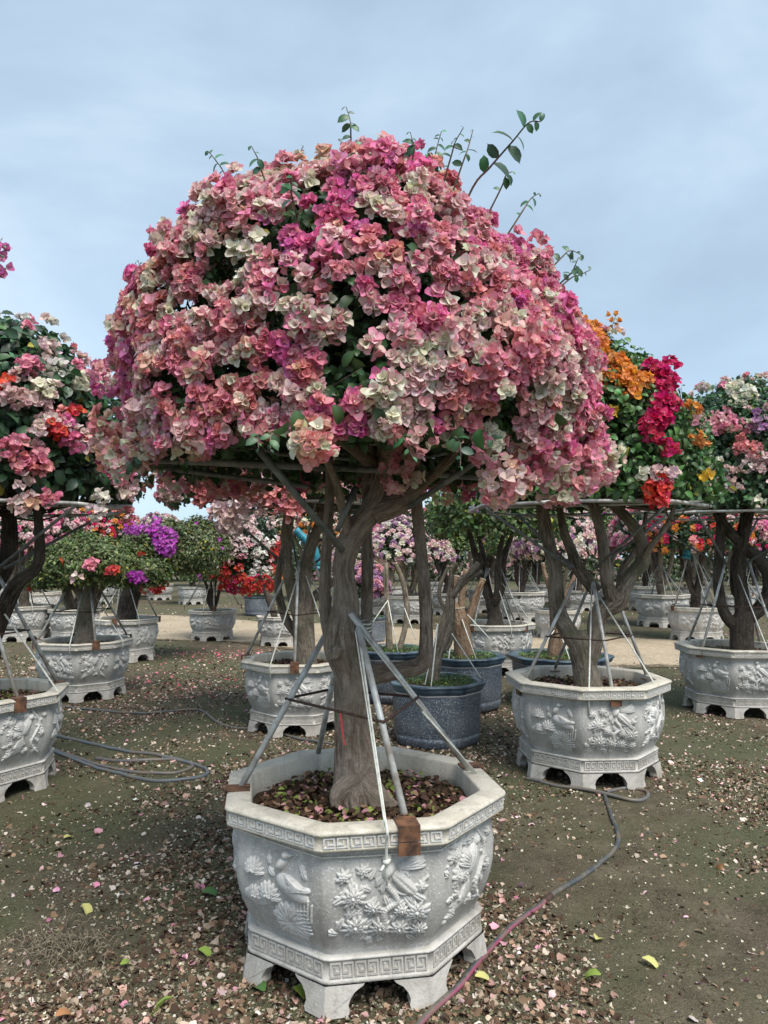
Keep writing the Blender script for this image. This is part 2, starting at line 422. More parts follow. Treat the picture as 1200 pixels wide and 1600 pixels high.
# ------------------------------------------------------------------ templates for bracts and leaves
def bract(Lg, Wd, open0, open1, cup, fold, rows=6, tip=0.45):
    vs = np.linspace(0, 1, rows); ang = np.radians(open0 + (open1 - open0) * vs)
    x = np.concatenate([[0], np.cumsum(np.cos(ang[1:]) * Lg / (rows - 1))]); z = np.concatenate([[0], np.cumsum(np.sin(ang[1:]) * Lg / (rows - 1))])
    w = Wd / 2 * np.sin(PI * np.clip(vs * 0.80 + 0.12, 0, 1)) ** 0.7; w[0] = Wd * 0.1; w[-1] = Wd * tip * 0.5
    V = []; E = []
    for i, v in enumerate(vs):
        nxv, nzv = -math.sin(ang[i]), math.cos(ang[i])
        for c in (-1, 0, 1):
            lift = cup * w[i] * abs(c) - fold * (1 - abs(c)) * 0.0
            ext = (Lg * 0.10 if (i == len(vs) - 1 and c == 0) else 0.0); V.append((x[i] + nxv * lift + ext * math.cos(ang[i]), c * w[i], z[i] + nzv * lift + ext * math.sin(ang[i]))); E.append((v, abs(c)))
    I = np.arange(rows * 3).reshape(rows, 3)
    F = np.stack([I[:-1, :-1], I[:-1, 1:], I[1:, 1:], I[1:, :-1]], -1).reshape(-1, 4)
    return np.array(V), F, np.array(E)

def flower_template(size, open0, open1, cup, rows=6, star=True, twist=0.0):
    V, F, E = bract(size, size * 0.92, open0, open1, cup, 0, rows)
    Vs, Fs, Es, n = [], [], [], 0
    for k in range(3):
        a = 2 * PI * k / 3 + twist * k; R = np.array([[math.cos(a), -math.sin(a), 0], [math.sin(a), math.cos(a), 0], [0, 0, 1]])
        Vs.append(V @ R.T); Fs.append(F + n); Es.append(E); n += len(V)
    if star:                             # the tiny cream tube flower in the throat
        s = size * 0.085; h = size * 0.5
        S = np.array([(s, 0, h), (0, s, h), (-s, 0, h), (0, -s, h), (0, 0, h * 0.55)])
        Vs.append(S); Fs.append(np.array([[0, 1, 2, 3]]) + n); Es.append(np.full((5, 2), -1.0)); n += 5
    return np.vstack(Vs), np.vstack(Fs), np.vstack(Es)

FT = [flower_template(1, 78, 38, 0.35, rows=4), flower_template(1, 70, 15, 0.30, rows=4), flower_template(1, 84, 58, 0.45, rows=4), flower_template(1, 65, 22, 0.2, rows=4)]
FT_LOW = [flower_template(1, 70, 30, 0.35, rows=3, star=False), flower_template(1, 65, 10, 0.3, rows=3, star=False)]
def leaf_template(rows=6, droop=35, cup=0.25):
    V, F, E = bract(1.0, 0.62, 14, -droop, cup, 0, rows, tip=0.08)
    return V, F, E
LT = [leaf_template(5, 30), leaf_template(5, 60, 0.4)]
LT_LOW = [leaf_template(3, 35)]
PT = bract(1.0, 0.78, 35, -25, 0.35, 0, 5, tip=.5)

def frames(nrm, spin, r):
    nrm = norm(nrm); a = norm(np.cross(nrm, norm(r.normal(size=nrm.shape)))); b = np.cross(nrm, a)
    return np.stack([a, b, nrm], -1)     # columns

def instance(TV, pos, R, s):
    return np.einsum('nij,kj->nki', R, TV) * np.asarray(s)[:, None, None] + pos[:, None]

PAL = {  # edge colour, middle colour
 'hot': ((0.79, 0.16, 0.37), (0.79, 0.30, 0.44)), 'magenta': ((0.72, 0.19, 0.46), (0.75, 0.33, 0.52)), 'pink': ((0.80, 0.26, 0.37), (0.80, 0.41, 0.46)),
 'salmon': ((0.80, 0.27, 0.29), (0.80, 0.42, 0.40)), 'dusty': ((0.77, 0.33, 0.39), (0.74, 0.48, 0.47)), 'pale': ((0.80, 0.50, 0.51), (0.78, 0.66, 0.59)),
 'cream': ((0.80, 0.74, 0.60), (0.75, 0.72, 0.54)), 'peach': ((0.80, 0.46, 0.36), (0.77, 0.57, 0.44)), 'orange': ((0.78, 0.28, 0.06), (0.76, 0.38, 0.11)),
 'red': ((0.66, 0.05, 0.05), (0.66, 0.12, 0.08)), 'crimson': ((0.60, 0.02, 0.13), (0.62, 0.05, 0.17)), 'purple': ((0.46, 0.06, 0.44), (0.52, 0.14, 0.50)),
 'white': ((0.76, 0.70, 0.66), (0.74, 0.72, 0.64)), 'blush': ((0.76, 0.52, 0.52), (0.76, 0.66, 0.62)), 'lilac': ((0.40, 0.18, 0.36), (0.46, 0.30, 0.44)), 'gold': ((0.74, 0.46, 0.06), (0.72, 0.52, 0.1)),
}
def flower_cols(E, pals, r):
    n = len(pals); ed = np.array([PAL[p][0] for p in pals]); md = np.array([PAL[p][1] for p in pals])
    j = 1 + r.normal(0, 0.10, (n, 1)); h = r.normal(0, 0.025, (n, 3))
    ed = np.clip(ed * j + h, 0.01, 0.8); md = np.clip(md * j + h, 0.01, 0.8)
    v = E[:, 0]; c = E[:, 1]
    w = np.clip(np.maximum(c * 0.9, v ** 3), 0, 1)[None, :, None]
    th = np.clip(1 - v * 2.2, 0, 1)[None, :, None] * 0.32
    col = md[:, None] * (1 - w) + ed[:, None] * w
    col = col * (1 - th) + np.array([0.62, 0.56, 0.38]) * th
    col = np.where(v[None, :, None] < -0.5, np.array([0.78, 0.76, 0.62]), col)
    return col
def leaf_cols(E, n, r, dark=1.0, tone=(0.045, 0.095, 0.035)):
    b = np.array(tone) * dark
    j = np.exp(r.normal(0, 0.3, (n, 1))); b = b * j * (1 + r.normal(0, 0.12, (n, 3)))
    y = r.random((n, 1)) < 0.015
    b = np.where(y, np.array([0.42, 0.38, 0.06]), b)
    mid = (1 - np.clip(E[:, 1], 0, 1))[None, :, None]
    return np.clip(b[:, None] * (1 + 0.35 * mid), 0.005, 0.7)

def as_mesh(name, V, C_, F, mat):
    n, K = V.shape[:2]
    FF = (F[None] + (np.arange(n) * K)[:, None, None]).reshape(-1, 4)
    return mesh(name, V.reshape(-1, 3), FF, mat, col=C_.reshape(-1, 3))

def merge(name, lst, mat):               # [(V, C, F)], different templates
    Vs, Cs, Fs, n = [], [], [], 0
    for V, C_, F in lst:
        k, K = V.shape[:2]
        if k == 0: continue
        Vs.append(V.reshape(-1, 3)); Cs.append(C_.reshape(-1, 3))
        Fs.append((F[None] + (np.arange(k) * K)[:, None, None]).reshape(-1, 4) + n); n += k * K
    return mesh(name, np.vstack(Vs), np.vstack(Fs), mat, col=np.vstack(Cs))

DOME_E = [0.56]
def dome_points(n, a, b, skirt, r, lump=0.07, freq=4.5, seed=1, asym=None):
    s = r.uniform(-skirt / b, 1, n); az = r.uniform(0, 2 * PI, n)
    rh = np.where(s >= 0, np.clip(1 - s * s, 0, 1) ** DOME_E[0], 1 - 0.5 * (s * b / a) ** 2 * 2)
    P = np.stack([a * rh * np.cos(az), a * rh * np.sin(az), b * s], -1)
    nr = norm(np.stack([rh * np.cos(az) / a, rh * np.sin(az) / a, np.where(s > 0, s, s * 0.3) / b], -1))
    k = 1 + lump * Noise(seed, freq)(P) + lump * 0.6 * Noise(seed + 1, freq * 2.7)(P)
    return P * k[:, None], nr

def bougainvillea_crown(root, cen, a, b, skirt, ncl, fpc, fs, clr, nleaf, lsz, palfn, seed, hero=0, hero_leaf=0, low=False,
                        gap=0.12, extra=(), inner=1.0, tone=(0.045, 0.095, 0.035), lump=0.07, part='flower', cluster_parts=False):
    """builds the crown of a tree as parts of root (world placed: root at origin offset)"""
    r = np.random.default_rng(seed); cen = np.asarray(cen, float); base = np.array(root.location)
    P, nr = dome_points(ncl, a, b, skirt, r, lump, 4.5 / a, seed)
    P = P * (1 + 0.07 * (r.random((ncl, 1)) < 0.15) * r.random((ncl, 1)))
    keep = Noise(seed + 40, 12.0 / a)(P) > -1.3 + gap * 3.2 - 0.3 * r.random(ncl); P, nr = P[keep], nr[keep]
    if len(extra):
        P = np.vstack([P, np.array([e_[0] for e_ in extra]) - cen]); nr = np.vstack([nr, np.array([e_[1] for e_ in extra])])
    ne = len(extra); n = len(P)
    pals = [palfn(p + cen, r) for p in P]
    for i, e_ in enumerate(extra): pals[n - ne + i] = e_[2]
    cnt = r.integers(max(1, int(fpc * 0.6)), int(fpc * 1.5) + 1, n)
    crs = clr * r.uniform(0.7, 1.25, n)
    for i, e_ in enumerate(extra): cnt[n - ne + i] = int(e_[3] * (2.1 if fs == .0235 else 3.0 if fs < .025 else 2.2 if fs < .045 else 1.5)); crs[n - ne + i] = e_[4]
    idx = np.repeat(np.arange(n), cnt); m = len(idx)
    d = norm(r.normal(size=(m, 3)) + nr[idx] * 1.0)
    isx = idx >= n - ne
    d[isx] = norm(r.normal(size=(isx.sum(), 3)))
    fp = P[idx] + d * crs[idx][:, None] * r.uniform(0.55, 1.0, (m, 1)) + cen
    ax = norm(d * 0.9 + nr[idx] * 0.5 + r.normal(0, 0.28, (m, 3)) + np.array([0, 0, 0.08]))
    sub = Noise(seed + 60, 40.0)(fp) * .8 + r.normal(0, .5, m)
    fp_p = [pals[i] if not isinstance(pals[i], (list, tuple)) else pals[i][int(np.clip((sub[j] + 1.3) / 2.6, 0, .999) * len(pals[i]))] for j, i in enumerate(idx)]
    T = FT_LOW if low else FT
    which = r.integers(0, len(T), m); sz = fs * r.uniform(0.75, 1.2, m)
    cdist = np.linalg.norm(fp - np.array([0, 0, CAMH]), axis=1)
    facing = ((np.array([0, 0, CAMH]) - fp) * norm(fp - cen)).sum(1) / cdist
    px = project(fp); inview = (px[:, 0] > 0) & (px[:, 0] < 1200) & (facing > 0.0) & (np.linalg.norm((fp - cen) / np.array([a, a, b]), axis=1) > 0.96)
    hsel = np.zeros(m, bool)
    if hero and not cluster_parts:
        o_ = np.argsort(np.where(inview, cdist, 1e9))[:hero]; hsel[o_] = inview[o_]
    csel = np.zeros(n, bool)
    if cluster_parts:
        cP = P + cen; dd = np.linalg.norm(cP - np.array([0, 0, CAMH]), axis=1); fc = ((np.array([0, 0, CAMH]) - cP) * nr).sum(1)
        pc = project(cP); ok = (fc > 0) & (pc[:, 0] > 0) & (pc[:, 0] < 1200); o_ = np.argsort(np.where(ok, dd, 1e9))[:hero]; csel[o_] = ok[o_]
    lst = []; percl = {}
    for t, (TV, TF, TE) in enumerate(T):
        s_ = np.where(which == t)[0]
        R = frames(ax[s_], None, r); V = instance(TV, fp[s_], R, sz[s_]) - base
        V = V + r.normal(0, fs * 0.045, V.shape)
        Cc = flower_cols(TE, [fp_p[i] for i in s_], r)
        hs = hsel[s_]; cs = csel[idx[s_]]
        lst.append((V[~hs & ~cs], Cc[~hs & ~cs], TF))
        for q in np.where(hs)[0]:
            me = mesh(part, V[q] - V[q].mean(0), TF, M['petal'], col=Cc[q])
            obj(part, me, root, loc=V[q].mean(0))
        for q in np.where(cs)[0]: percl.setdefault(idx[s_[q]], []).append((V[q:q + 1], Cc[q:q + 1], TF))
    for k, v in percl.items():
        c0 = P[k] + cen - base
        obj('flower_cluster', merge('flower_cluster', [(a_ - c0, b_, c_) for a_, b_, c_ in v], M['petal']), root, loc=c0)
    obj('blossom', merge('blossom', lst, M['petal']), root, kind='stuff')
    # leaves: a loose outer layer, then a dense inside with its shade put into darker leaf colour
    n1 = nleaf; P1, q1 = dome_points(n1, a * 0.985, b * 0.985, skirt * 1.05, r, lump, 4.5 / a, seed)
    P1 = P1 * r.uniform(0.88, 1.0, (n1, 1)) + r.normal(0, 0.015, (n1, 3))
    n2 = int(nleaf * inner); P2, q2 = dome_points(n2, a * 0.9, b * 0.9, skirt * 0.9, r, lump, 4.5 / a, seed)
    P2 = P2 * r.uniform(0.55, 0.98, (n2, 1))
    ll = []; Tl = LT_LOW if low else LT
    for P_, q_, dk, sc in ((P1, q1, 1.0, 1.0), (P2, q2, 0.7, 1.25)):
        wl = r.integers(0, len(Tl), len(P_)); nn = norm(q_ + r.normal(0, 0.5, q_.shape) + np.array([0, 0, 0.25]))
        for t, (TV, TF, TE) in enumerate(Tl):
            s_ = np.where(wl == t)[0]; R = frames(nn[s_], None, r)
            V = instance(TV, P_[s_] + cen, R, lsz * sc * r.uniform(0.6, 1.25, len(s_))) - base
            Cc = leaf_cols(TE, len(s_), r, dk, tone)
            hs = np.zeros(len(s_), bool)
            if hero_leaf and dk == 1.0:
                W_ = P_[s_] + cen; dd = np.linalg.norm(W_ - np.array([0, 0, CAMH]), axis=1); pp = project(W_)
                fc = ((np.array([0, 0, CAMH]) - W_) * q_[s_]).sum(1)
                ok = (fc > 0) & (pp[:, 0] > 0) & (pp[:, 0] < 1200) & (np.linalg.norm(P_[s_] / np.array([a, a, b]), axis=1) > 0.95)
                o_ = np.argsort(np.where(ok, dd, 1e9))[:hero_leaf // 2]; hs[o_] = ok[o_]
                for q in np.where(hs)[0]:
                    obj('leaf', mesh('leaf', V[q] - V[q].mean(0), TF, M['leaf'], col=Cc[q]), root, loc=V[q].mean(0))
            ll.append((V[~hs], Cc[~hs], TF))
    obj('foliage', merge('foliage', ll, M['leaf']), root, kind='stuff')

def twigs(root, origin_pts, cen, a, b, n, rad, seed, mat):
    r = np.random.default_rng(seed); base = np.array(root.location); T = []
    P, _ = dome_points(n, a * 0.93, b * 0.93, 0.05, r, 0.05, 4, seed)
    for p_ in P + np.asarray(cen):
        o_ = np.asarray(origin_pts[r.integers(len(origin_pts))]); mid = (o_ + p_) / 2 + r.normal(0, 0.06 * a, 3) - np.array([0, 0, 0.06])
        T.append(tube_arr(np.array([o_, mid, p_]) - base, [rad, rad * 0.7, rad * 0.25], sides=5, n=6))
    tubes('twigs', T, mat, root, kind='stuff')

def shoot(root, P, r0, leaves, lsz, seed, flowers=None, name='shoot', tone=(0.05, 0.11, 0.05), anchor=None):
    """a long thin shoot with leaves set along it"""
    r = np.random.default_rng(seed); base = np.array(root.location)
    if anchor is not None: P = [P[0] + (np.asarray(anchor) - P[0]) * .28 - [0, 0, .03]] + list(P)
    Q = spline(P, 24); s_ = tubes(name, [tube_arr(Q - base, np.linspace(r0, r0 * 0.35, 24), sides=6)], M['olive_bark'], root)
    t = np.linspace(0.38 if anchor is not None else 0.25, 1.0, leaves); TV, TF, TE = LT[0]
    for i, tt in enumerate(t):
        p_ = Q[min(23, int(tt * 23))]; tg = norm(Q[min(23, int(tt * 23))] - Q[max(0, int(tt * 23) - 1)])
        side = norm(np.cross(tg, [0, -1, 0])) * (1 if i % 2 else -1)
        out = norm(side + tg * 0.2 + np.array([0, 0, -0.5]) + r.normal(0, 0.3, 3)); up = norm(np.cross(out, np.cross([0, -0.8, 0.6] + r.normal(0, .3, 3), out)))
        y = np.cross(up, out); R = np.stack([out, y, up], -1)[None]
        sz = lsz * r.uniform(0.75, 1.15) * (1.0 if tt < 0.8 else 0.5)
        V = instance(TV, p_[None], R, [sz])[0] - base
        obj('leaf', mesh('leaf', V - V[0], TF, M['leaf'], col=leaf_cols(TE, 1, r, 1.0, tone)[0]), s_, loc=V[0])
    if flowers:
        for k in range(flowers[1]):
            tt = r.uniform(0.3, 1.0); p_ = Q[int(tt * 23)] + r.normal(0, flowers[2], 3); TV2, TF2, TE2 = FT[k % 4]
            V = instance(TV2, p_[None], frames(norm(r.normal(size=(1, 3)) + [[0, -0.6, 0.2]]), None, r), [0.04])[0] - base
            obj('flower', mesh('flower', V - V.mean(0), TF2, M['petal'], col=flower_cols(TE2, [flowers[0]], r)[0]), s_, loc=V.mean(0))

# ------------------------------------------------------------------ the moulded octagonal planter
def oct_ring(R, z, c=0.02):
    """octagon with slightly rounded corners, side 0 faces -Y"""
    pts = []
    ap = R * math.cos(PI / 8); h = R * math.sin(PI / 8)
    for k in range(8):
        a = -PI / 2 + k * PI / 4; n = np.array([math.cos(a), math.sin(a)]); t = np.array([-n[1], n[0]])
        for s, ins in ((-h + c, 0), (-h + 2.2 * c, 0), (h - 2.2 * c, 0), (h - c, 0)):
            q = n * (ap - ins) + t * s; pts.append((q[0], q[1], z))
    return pts
def loft(profile, c=0.02, cap_bottom=False, cap_top=False):
    V = []; n = 32
    for row in profile: V += oct_ring(row[0], row[1], row[2] if len(row) > 2 else c)
    V = np.array(V); m = len(profile); F = []
    for i in range(m - 1):
        for j in range(n): F.append((i * n + j, i * n + (j + 1) % n, (i + 1) * n + (j + 1) % n, (i + 1) * n + j))
    if cap_bottom: F.append(tuple(range(n))[::-1])
    if cap_top: F.append(tuple((m - 1) * n + j for j in range(n)))
    return V, F

BODY = [(0.505, 0.572), (0.500, 0.555), (0.498, 0.535), (0.503, 0.50), (0.508, 0.46), (0.509, 0.41), (0.506, 0.37), (0.498, 0.33), (0.485, 0.29), (0.468, 0.25), (0.448, 0.215), (0.436, 0.195), (0.434, 0.180)]
def body_R(z):
    zs = [b_[1] for b_ in BODY][::-1]; rs = [b_[0] for b_ in BODY][::-1]; return np.interp(z, zs, rs)

KEY = [(0, 0, .15, 1), (.15, .86, 1, 1), (.85, .26, 1, .86), (.36, .26, .85, .41), (.36, .41, .51, .68), (.15, 0, 1, .13)]
def key_band(R, z0, z1, nun, depth=0.0035, slope=0.0):
    mb = MB(); ap = R * math.cos(PI / 8); h = R * math.sin(PI / 8); W_ = 2 * h * 0.94; u = W_ / nun; H = z1 - z0
    for k in range(8):
        a = -PI / 2 + k * PI / 4; n = np.array([math.cos(a), math.sin(a), 0]); t = np.array([-n[1], n[0], 0]); up = np.array([0, 0, 1.0])
        for i in range(nun):
            fl = i % 2
            for (x0, y0, x1, y1) in KEY:
                if fl: x0, x1 = 1 - x1, 1 - x0
                o = n * (ap - 0.002) + t * (-W_ / 2 + u * (i + 0.06 + 0.86 * x0)) + up * (z0 + H * y0)
                mb.box(o, t * u * 0.86 * (x1 - x0), up * H * (y1 - y0), n * (depth + 0.002))
    return mb

def relief_panel(kind, nu=180, nv=160):
    """moulded flower picture as a height field over one face"""
    u = np.linspace(-0.17, 0.17, nu); v = np.linspace(0.225, 0.545, nv); U, V = np.meshgrid(u, v); H = np.zeros_like(U)
    r = np.random.default_rng(100 + kind)
    def petal(cx, cy, ang, ln, wd, ht, crease=0.3):
        nonlocal H
        ca, sa = math.cos(ang), math.sin(ang); x = (U - cx) * ca + (V - cy) * sa; y = -(U - cx) * sa + (V - cy) * ca
        q = ((x - ln / 2) / (ln / 2)) ** 2 + (y / (wd / 2)) ** 2
        h = ht * np.sqrt(np.clip(1 - q, 0, 1)) * (1 - crease * np.exp(-(y / (wd * 0.12)) ** 2)); H = np.maximum(H, h)
    def flower(cx, cy, R, np_, ht):
        for k in range(np_):
            a = 2 * PI * k / np_ + r.uniform(-.1, .1); petal(cx, cy, a, R * r.uniform(.9, 1.1), R * 2.6 / np_ * 1.15, ht)
        for k in range(np_):
            a = 2 * PI * (k + .5) / np_; petal(cx, cy, a, R * 0.62, R * 1.7 / np_ * 1.2, ht * 1.3)
        petal(cx - R * .18, cy, 0, R * .36, R * .36, ht * 1.5, 0)
    def leafy(cx, cy, a, ln, ht=0.007):
        petal(cx, cy, a, ln, ln * .42, ht, 0.55)
        for k in (-1, 1): petal(cx + math.cos(a) * ln * .3, cy + math.sin(a) * ln * .3, a + k * .7, ln * .5, ln * .2, ht * .8, .4)
    def stroke(pts, w, ht):
        P = spline([(a, b, 0) for a, b in pts], 24)
        for (x, y, _), (x2, y2, _) in zip(P[:-1], P[1:]):
            petal(x, y, math.atan2(y2 - y, x2 - x), math.hypot(x2 - x, y2 - y) * 2.2, w, ht, 0)
    if kind == 0:      # chrysanthemums, bird above
        for cx, cy, R in ((-0.095, 0.40, 0.046), (-0.085, 0.295, 0.050), (0.115, 0.335, 0.050), (-0.005, 0.285, 0.040), (0.06, 0.275, 0.038), (0.125, 0.268, 0.032), (-.03, .36, .03), (.065, .345, .028)): flower(cx, cy, R, 11, 0.018)
        for k in range(46): leafy(r.uniform(-.15, .145), r.uniform(.245, .42) if k < 30 else r.uniform(.40, .50) , r.uniform(0, 2 * PI), r.uniform(.035, .06), .011)
        for cx, cy, R in ((-.125, .47, .028), (-.06, .485, .028), (.13, .42, .024)): flower(cx, cy, R, 7, .015)
        stroke([(.02, .26), (.01, .34), (.05, .38), (.02, .43)], .024, .016)
        petal(.03, .475, -.75, .12, .046, .022, .2); petal(.005, .455, .9, .06, .034, .025, 0); petal(.05, .49, .25, .10, .026, .016, .5); petal(.09, .41, -.6, .07, .024, .016)
        petal(.0, .515, 0.3, .036, .03, .026, 0)
        for k in range(4): petal(.05, .485, .5 - k * .16, .10, .018, .018, .4)
        stroke([(.02, .43), (.08, .40), (.15, .45)], .010, .011)
    elif kind == 1:    # lotus blossoms and pads, mandarin duck
        for cx, cy, R in ((-.105, .44, .052), (-.035, .37, .058), (-.10, .35, .044)):
            for k in range(9): petal(cx, cy - R * .5, PI * (k + .5) / 9, R * (1.15 - abs(k - 4) * .05), R * .30, .016, .35)
            for k in range(6): petal(cx, cy - R * .5, PI * (k + .5) / 6, R * .78, R * .26, .022, .35)
            for k in range(3): petal(cx, cy - R * .5, PI * (k + 1) / 4, R * .45, R * .22, .027, .2)
        petal(-.16, .335, -.15, .11, .055, .013, .15)
        cx, cy = .045, .275
        for k in range(15): petal(cx, cy, PI * 2 * k / 15, .085 if k % 2 else .078, .034, .011 + .0, .55)
        for k in range(7): stroke([(.05, .25 + .012 * k), (.13, .258 + .014 * k)], .005, .008)
        petal(.00, .43, -.35, .15, .07, .020, .0); petal(.005, .455, .9, .055, .032, .024, 0); petal(.025, .505, .3, .034, .03, .026, 0); petal(.05, .512, 0, .02, .010, .02, 0)
        for k in range(7): petal(.03, .445 - k * .009, -.35 + k * .10, .12, .018, .027, .5)
        for k in range(6): leafy(r.uniform(-.14, .14), r.uniform(.42, .53), r.uniform(.5, 2.6), r.uniform(.03, .05), .010)
        for k in range(5): stroke([(.08 + .015 * k, .30), (.095 + .015 * k, .37 + .01 * (k % 2))], .006, .009)
    else:              # long-tailed bird on flowering twigs
        stroke([(-.13, .25), (-.08, .33), (-.10, .42), (-.05, .52)], .014, .012)
        stroke([(.12, .25), (.05, .33), (.10, .45), (.06, .53)], .016, .014)
        petal(-.02, .39, 1.1, .13, .055, .024, .1); petal(.02, .485, .6, .05, .04, .026, 0)
        for k in range(5): petal(-.015, .395, -2.1 + k * .13, .15 - k * .01, .02, .015, .45)
        for k in range(5): petal(.0, .42, 2.0 + k * .2, .08, .020, .024, .4)
        for k in range(20): flower(r.uniform(-.14, .14), r.uniform(.26, .52), r.uniform(.018, .032), 6, .014)
        for k in range(44): leafy(r.uniform(-.14, .13), r.uniform(.25, .52), r.uniform(0, 2 * PI), r.uniform(.025, .045), .010)
    H += np.where(H > 0.001, 0.0012 * np.sin(U * 900) * np.sin(V * 700), 0)
    dc = np.where(H > 0.0012, 1, 0); ap = body_R(V) * math.cos(PI / 8)
    d = np.where(dc, H * 0.92, -0.003)
    P = np.stack([U, -(ap + d), V], -1)
    I = np.arange(nu * nv).reshape(nv, nu); F = np.stack([I[:-1, :-1], I[:-1, 1:], I[1:, 1:], I[1:, :-1]], -1).reshape(-1, 4)
    keep = dc.ravel()[F].any(1); F = F[keep]
    used = np.unique(F); mp_ = -np.ones(nu * nv, int); mp_[used] = np.arange(len(used))
    return mesh('flower_relief', P.reshape(-1, 3)[used], mp_[F], M['relief'])

def litter_disc(R, z, n, seed, greens=0.15, pinks=0.12):
    r = np.random.default_rng(seed); rr = np.sqrt(r.random(n)) * R; a = r.uniform(0, 2 * PI, n)
    pos = np.stack([rr * np.cos(a), rr * np.sin(a), z + 0.012 + r.random(n) * 0.02], -1)
    TV, TF, TE = PT; nn = norm(r.normal(0, 0.45, (n, 3)) + np.array([0, 0, 1.0]))
    V = instance(TV - TV.mean(0), pos, frames(nn, None, r), r.uniform(0.012, 0.034, n))
    k = r.random(n)
    col = np.where((k < greens)[:, None], [0.20, 0.24, 0.06], np.where((k < greens + pinks)[:, None], [0.60, 0.30, 0.32], np.where((k < 0.42)[:, None], [0.26, 0.155, 0.095], [0.085, 0.05, 0.032])))
    col = col * np.exp(r.normal(0, 0.25, (n, 1)))
    return mesh('leaf_litter', V.reshape(-1, 3), (TF[None] + (np.arange(n) * len(TV))[:, None, None]).reshape(-1, 4), M['litter'], col=np.repeat(np.clip(col, .01, .75)[:, None], len(TV), 1).reshape(-1, 3))

def soil_mesh(R, z, seed):
    n = 46; u = np.linspace(-R, R, n); X, Y = np.meshgrid(u, u); Z = z + 0.02 * (1 - (X ** 2 + Y ** 2) / R ** 2) + 0.010 * Noise(seed, 22)(np.stack([X, Y, 0 * X], -1)) + 0.006 * Noise(seed + 1, 70)(np.stack([X, Y, 0 * X], -1))
    I = np.arange(n * n).reshape(n, n); F = np.stack([I[:-1, :-1], I[:-1, 1:], I[1:, 1:], I[1:, :-1]], -1).reshape(-1, 4)
    cx = X.ravel()[F].mean(1); cy = Y.ravel()[F].mean(1); a = np.arctan2(cy, cx); k = np.round((a + PI / 2) / (PI / 4)) * PI / 4 - PI / 2
    ok = np.cos(a - k) * np.hypot(cx, cy) < R * math.cos(PI / 8)
    return mesh('soil', np.stack([X, Y, Z], -1), F[ok], M['soil'])

def make_stone_planter(label, group):
    t = thing('stone_planter', label, 'planter', group=group)
    V, F = loft(BODY, 0.018); obj('body', mesh('body', V, F, M['stone']), t)
    V, F = loft([(0.452, 0.56), (0.455, 0.63 - .006), (0.459, 0.63), (0.463, 0.6315), (0.50, 0.6325), (0.546, 0.631), (0.552, 0.628), (0.554, 0.622), (0.5535, 0.617), (0.549, 0.615), (0.545, 0.611), (0.542, 0.576), (0.546, 0.572), (0.546, 0.566), (0.540, 0.561), (0.50, 0.559), (0.49, 0.5585)], 0.012)
    obj('rim', mesh('rim', V, F, M['rimtop']), t)
    obj('key_pattern_band', key_band(0.5445, 0.5765, 0.6105, 9).mesh('key_pattern_band', M['relief']), t, kind='stuff')
    V, F = loft([(0.434, 0.186), (0.458, 0.185), (0.463, 0.181), (0.462, 0.176), (0.455, 0.173), (0.455, 0.116), (0.462, 0.112), (0.463, 0.102), (0.458, 0.098), (0.38, 0.098)], 0.012)
    obj('base_band', mesh('base_band', V, F, M['base']), t)
    obj('key_pattern_band', key_band(0.4562, 0.119, 0.170, 8, 0.003).mesh('key_pattern_band', M['base']), t, kind='stuff')
    V, F = loft([(0.40, 0.101), (0.40, 0.100)], 0.012, cap_bottom=True)
    V2, F2 = loft([(0.452, 0.565), (0.452, 0.52)], .012)
    obj('inner_wall', mesh('inner_wall', V2, F2, M['rimtop']), t)
    # feet, one under each corner
    outl = [(0, .0985), (.128, .0985), (.122, .090), (.098, .076), (.082, .056), (.074, .036), (.078, .018), (.072, .004), (.0, .0)]
    ft = MB(); V = []; F = []
    for sg in (1, -1):
        a = PI / 8 * sg; n = np.array([math.cos(a), math.sin(a), 0]); tt = np.array([-n[1], n[0], 0]) * sg
        R = 0.462; ap = R * math.cos(PI / 8); h = R * math.sin(PI / 8)
        base_ = len(V); k = len(outl)
        for dep in (0.0, -0.05):
            for (s, z) in outl:
                fl = 0.016 * (1 - z / 0.1) ** 2 + 0.003
                q = n * (ap + dep + fl) + tt * (-h + (0 if s == 0 and dep == 0 else s))
                if s == 0: q = np.array([R + dep * 1.08 + fl, 0, 0])
                q = q + np.array([0, 0, z]); V.append(q)
        fr = list(range(base_, base_ + k)); bk = list(range(base_ + k, base_ + 2 * k))
        F.append(tuple(fr if sg > 0 else fr[::-1])); F.append(tuple(bk[::-1] if sg > 0 else bk))
        for i in range(1, k - 1):
            q = (fr[i], bk[i], bk[i + 1], fr[i + 1]); F.append(q if sg > 0 else q[::-1])
    fm = mesh('foot', np.array(V), F, M['base'], smooth=False)
    for k in range(8): obj('foot', fm, t, rot=(0, 0, PI / 8 + k * PI / 4))
    pm = [relief_panel(0), relief_panel(1), relief_panel(2)]
    for k in range(8): obj('flower_relief', pm[(0, 2, 1, 0, 2, 1, 2, 1)[k]], t, rot=(0, 0, k * PI / 4))
    obj('soil', soil_mesh(0.46, 0.535, 5), t)
    obj('leaf_litter', litter_disc(0.40, 0.54, 1500, 8), t, kind='stuff')
    return t

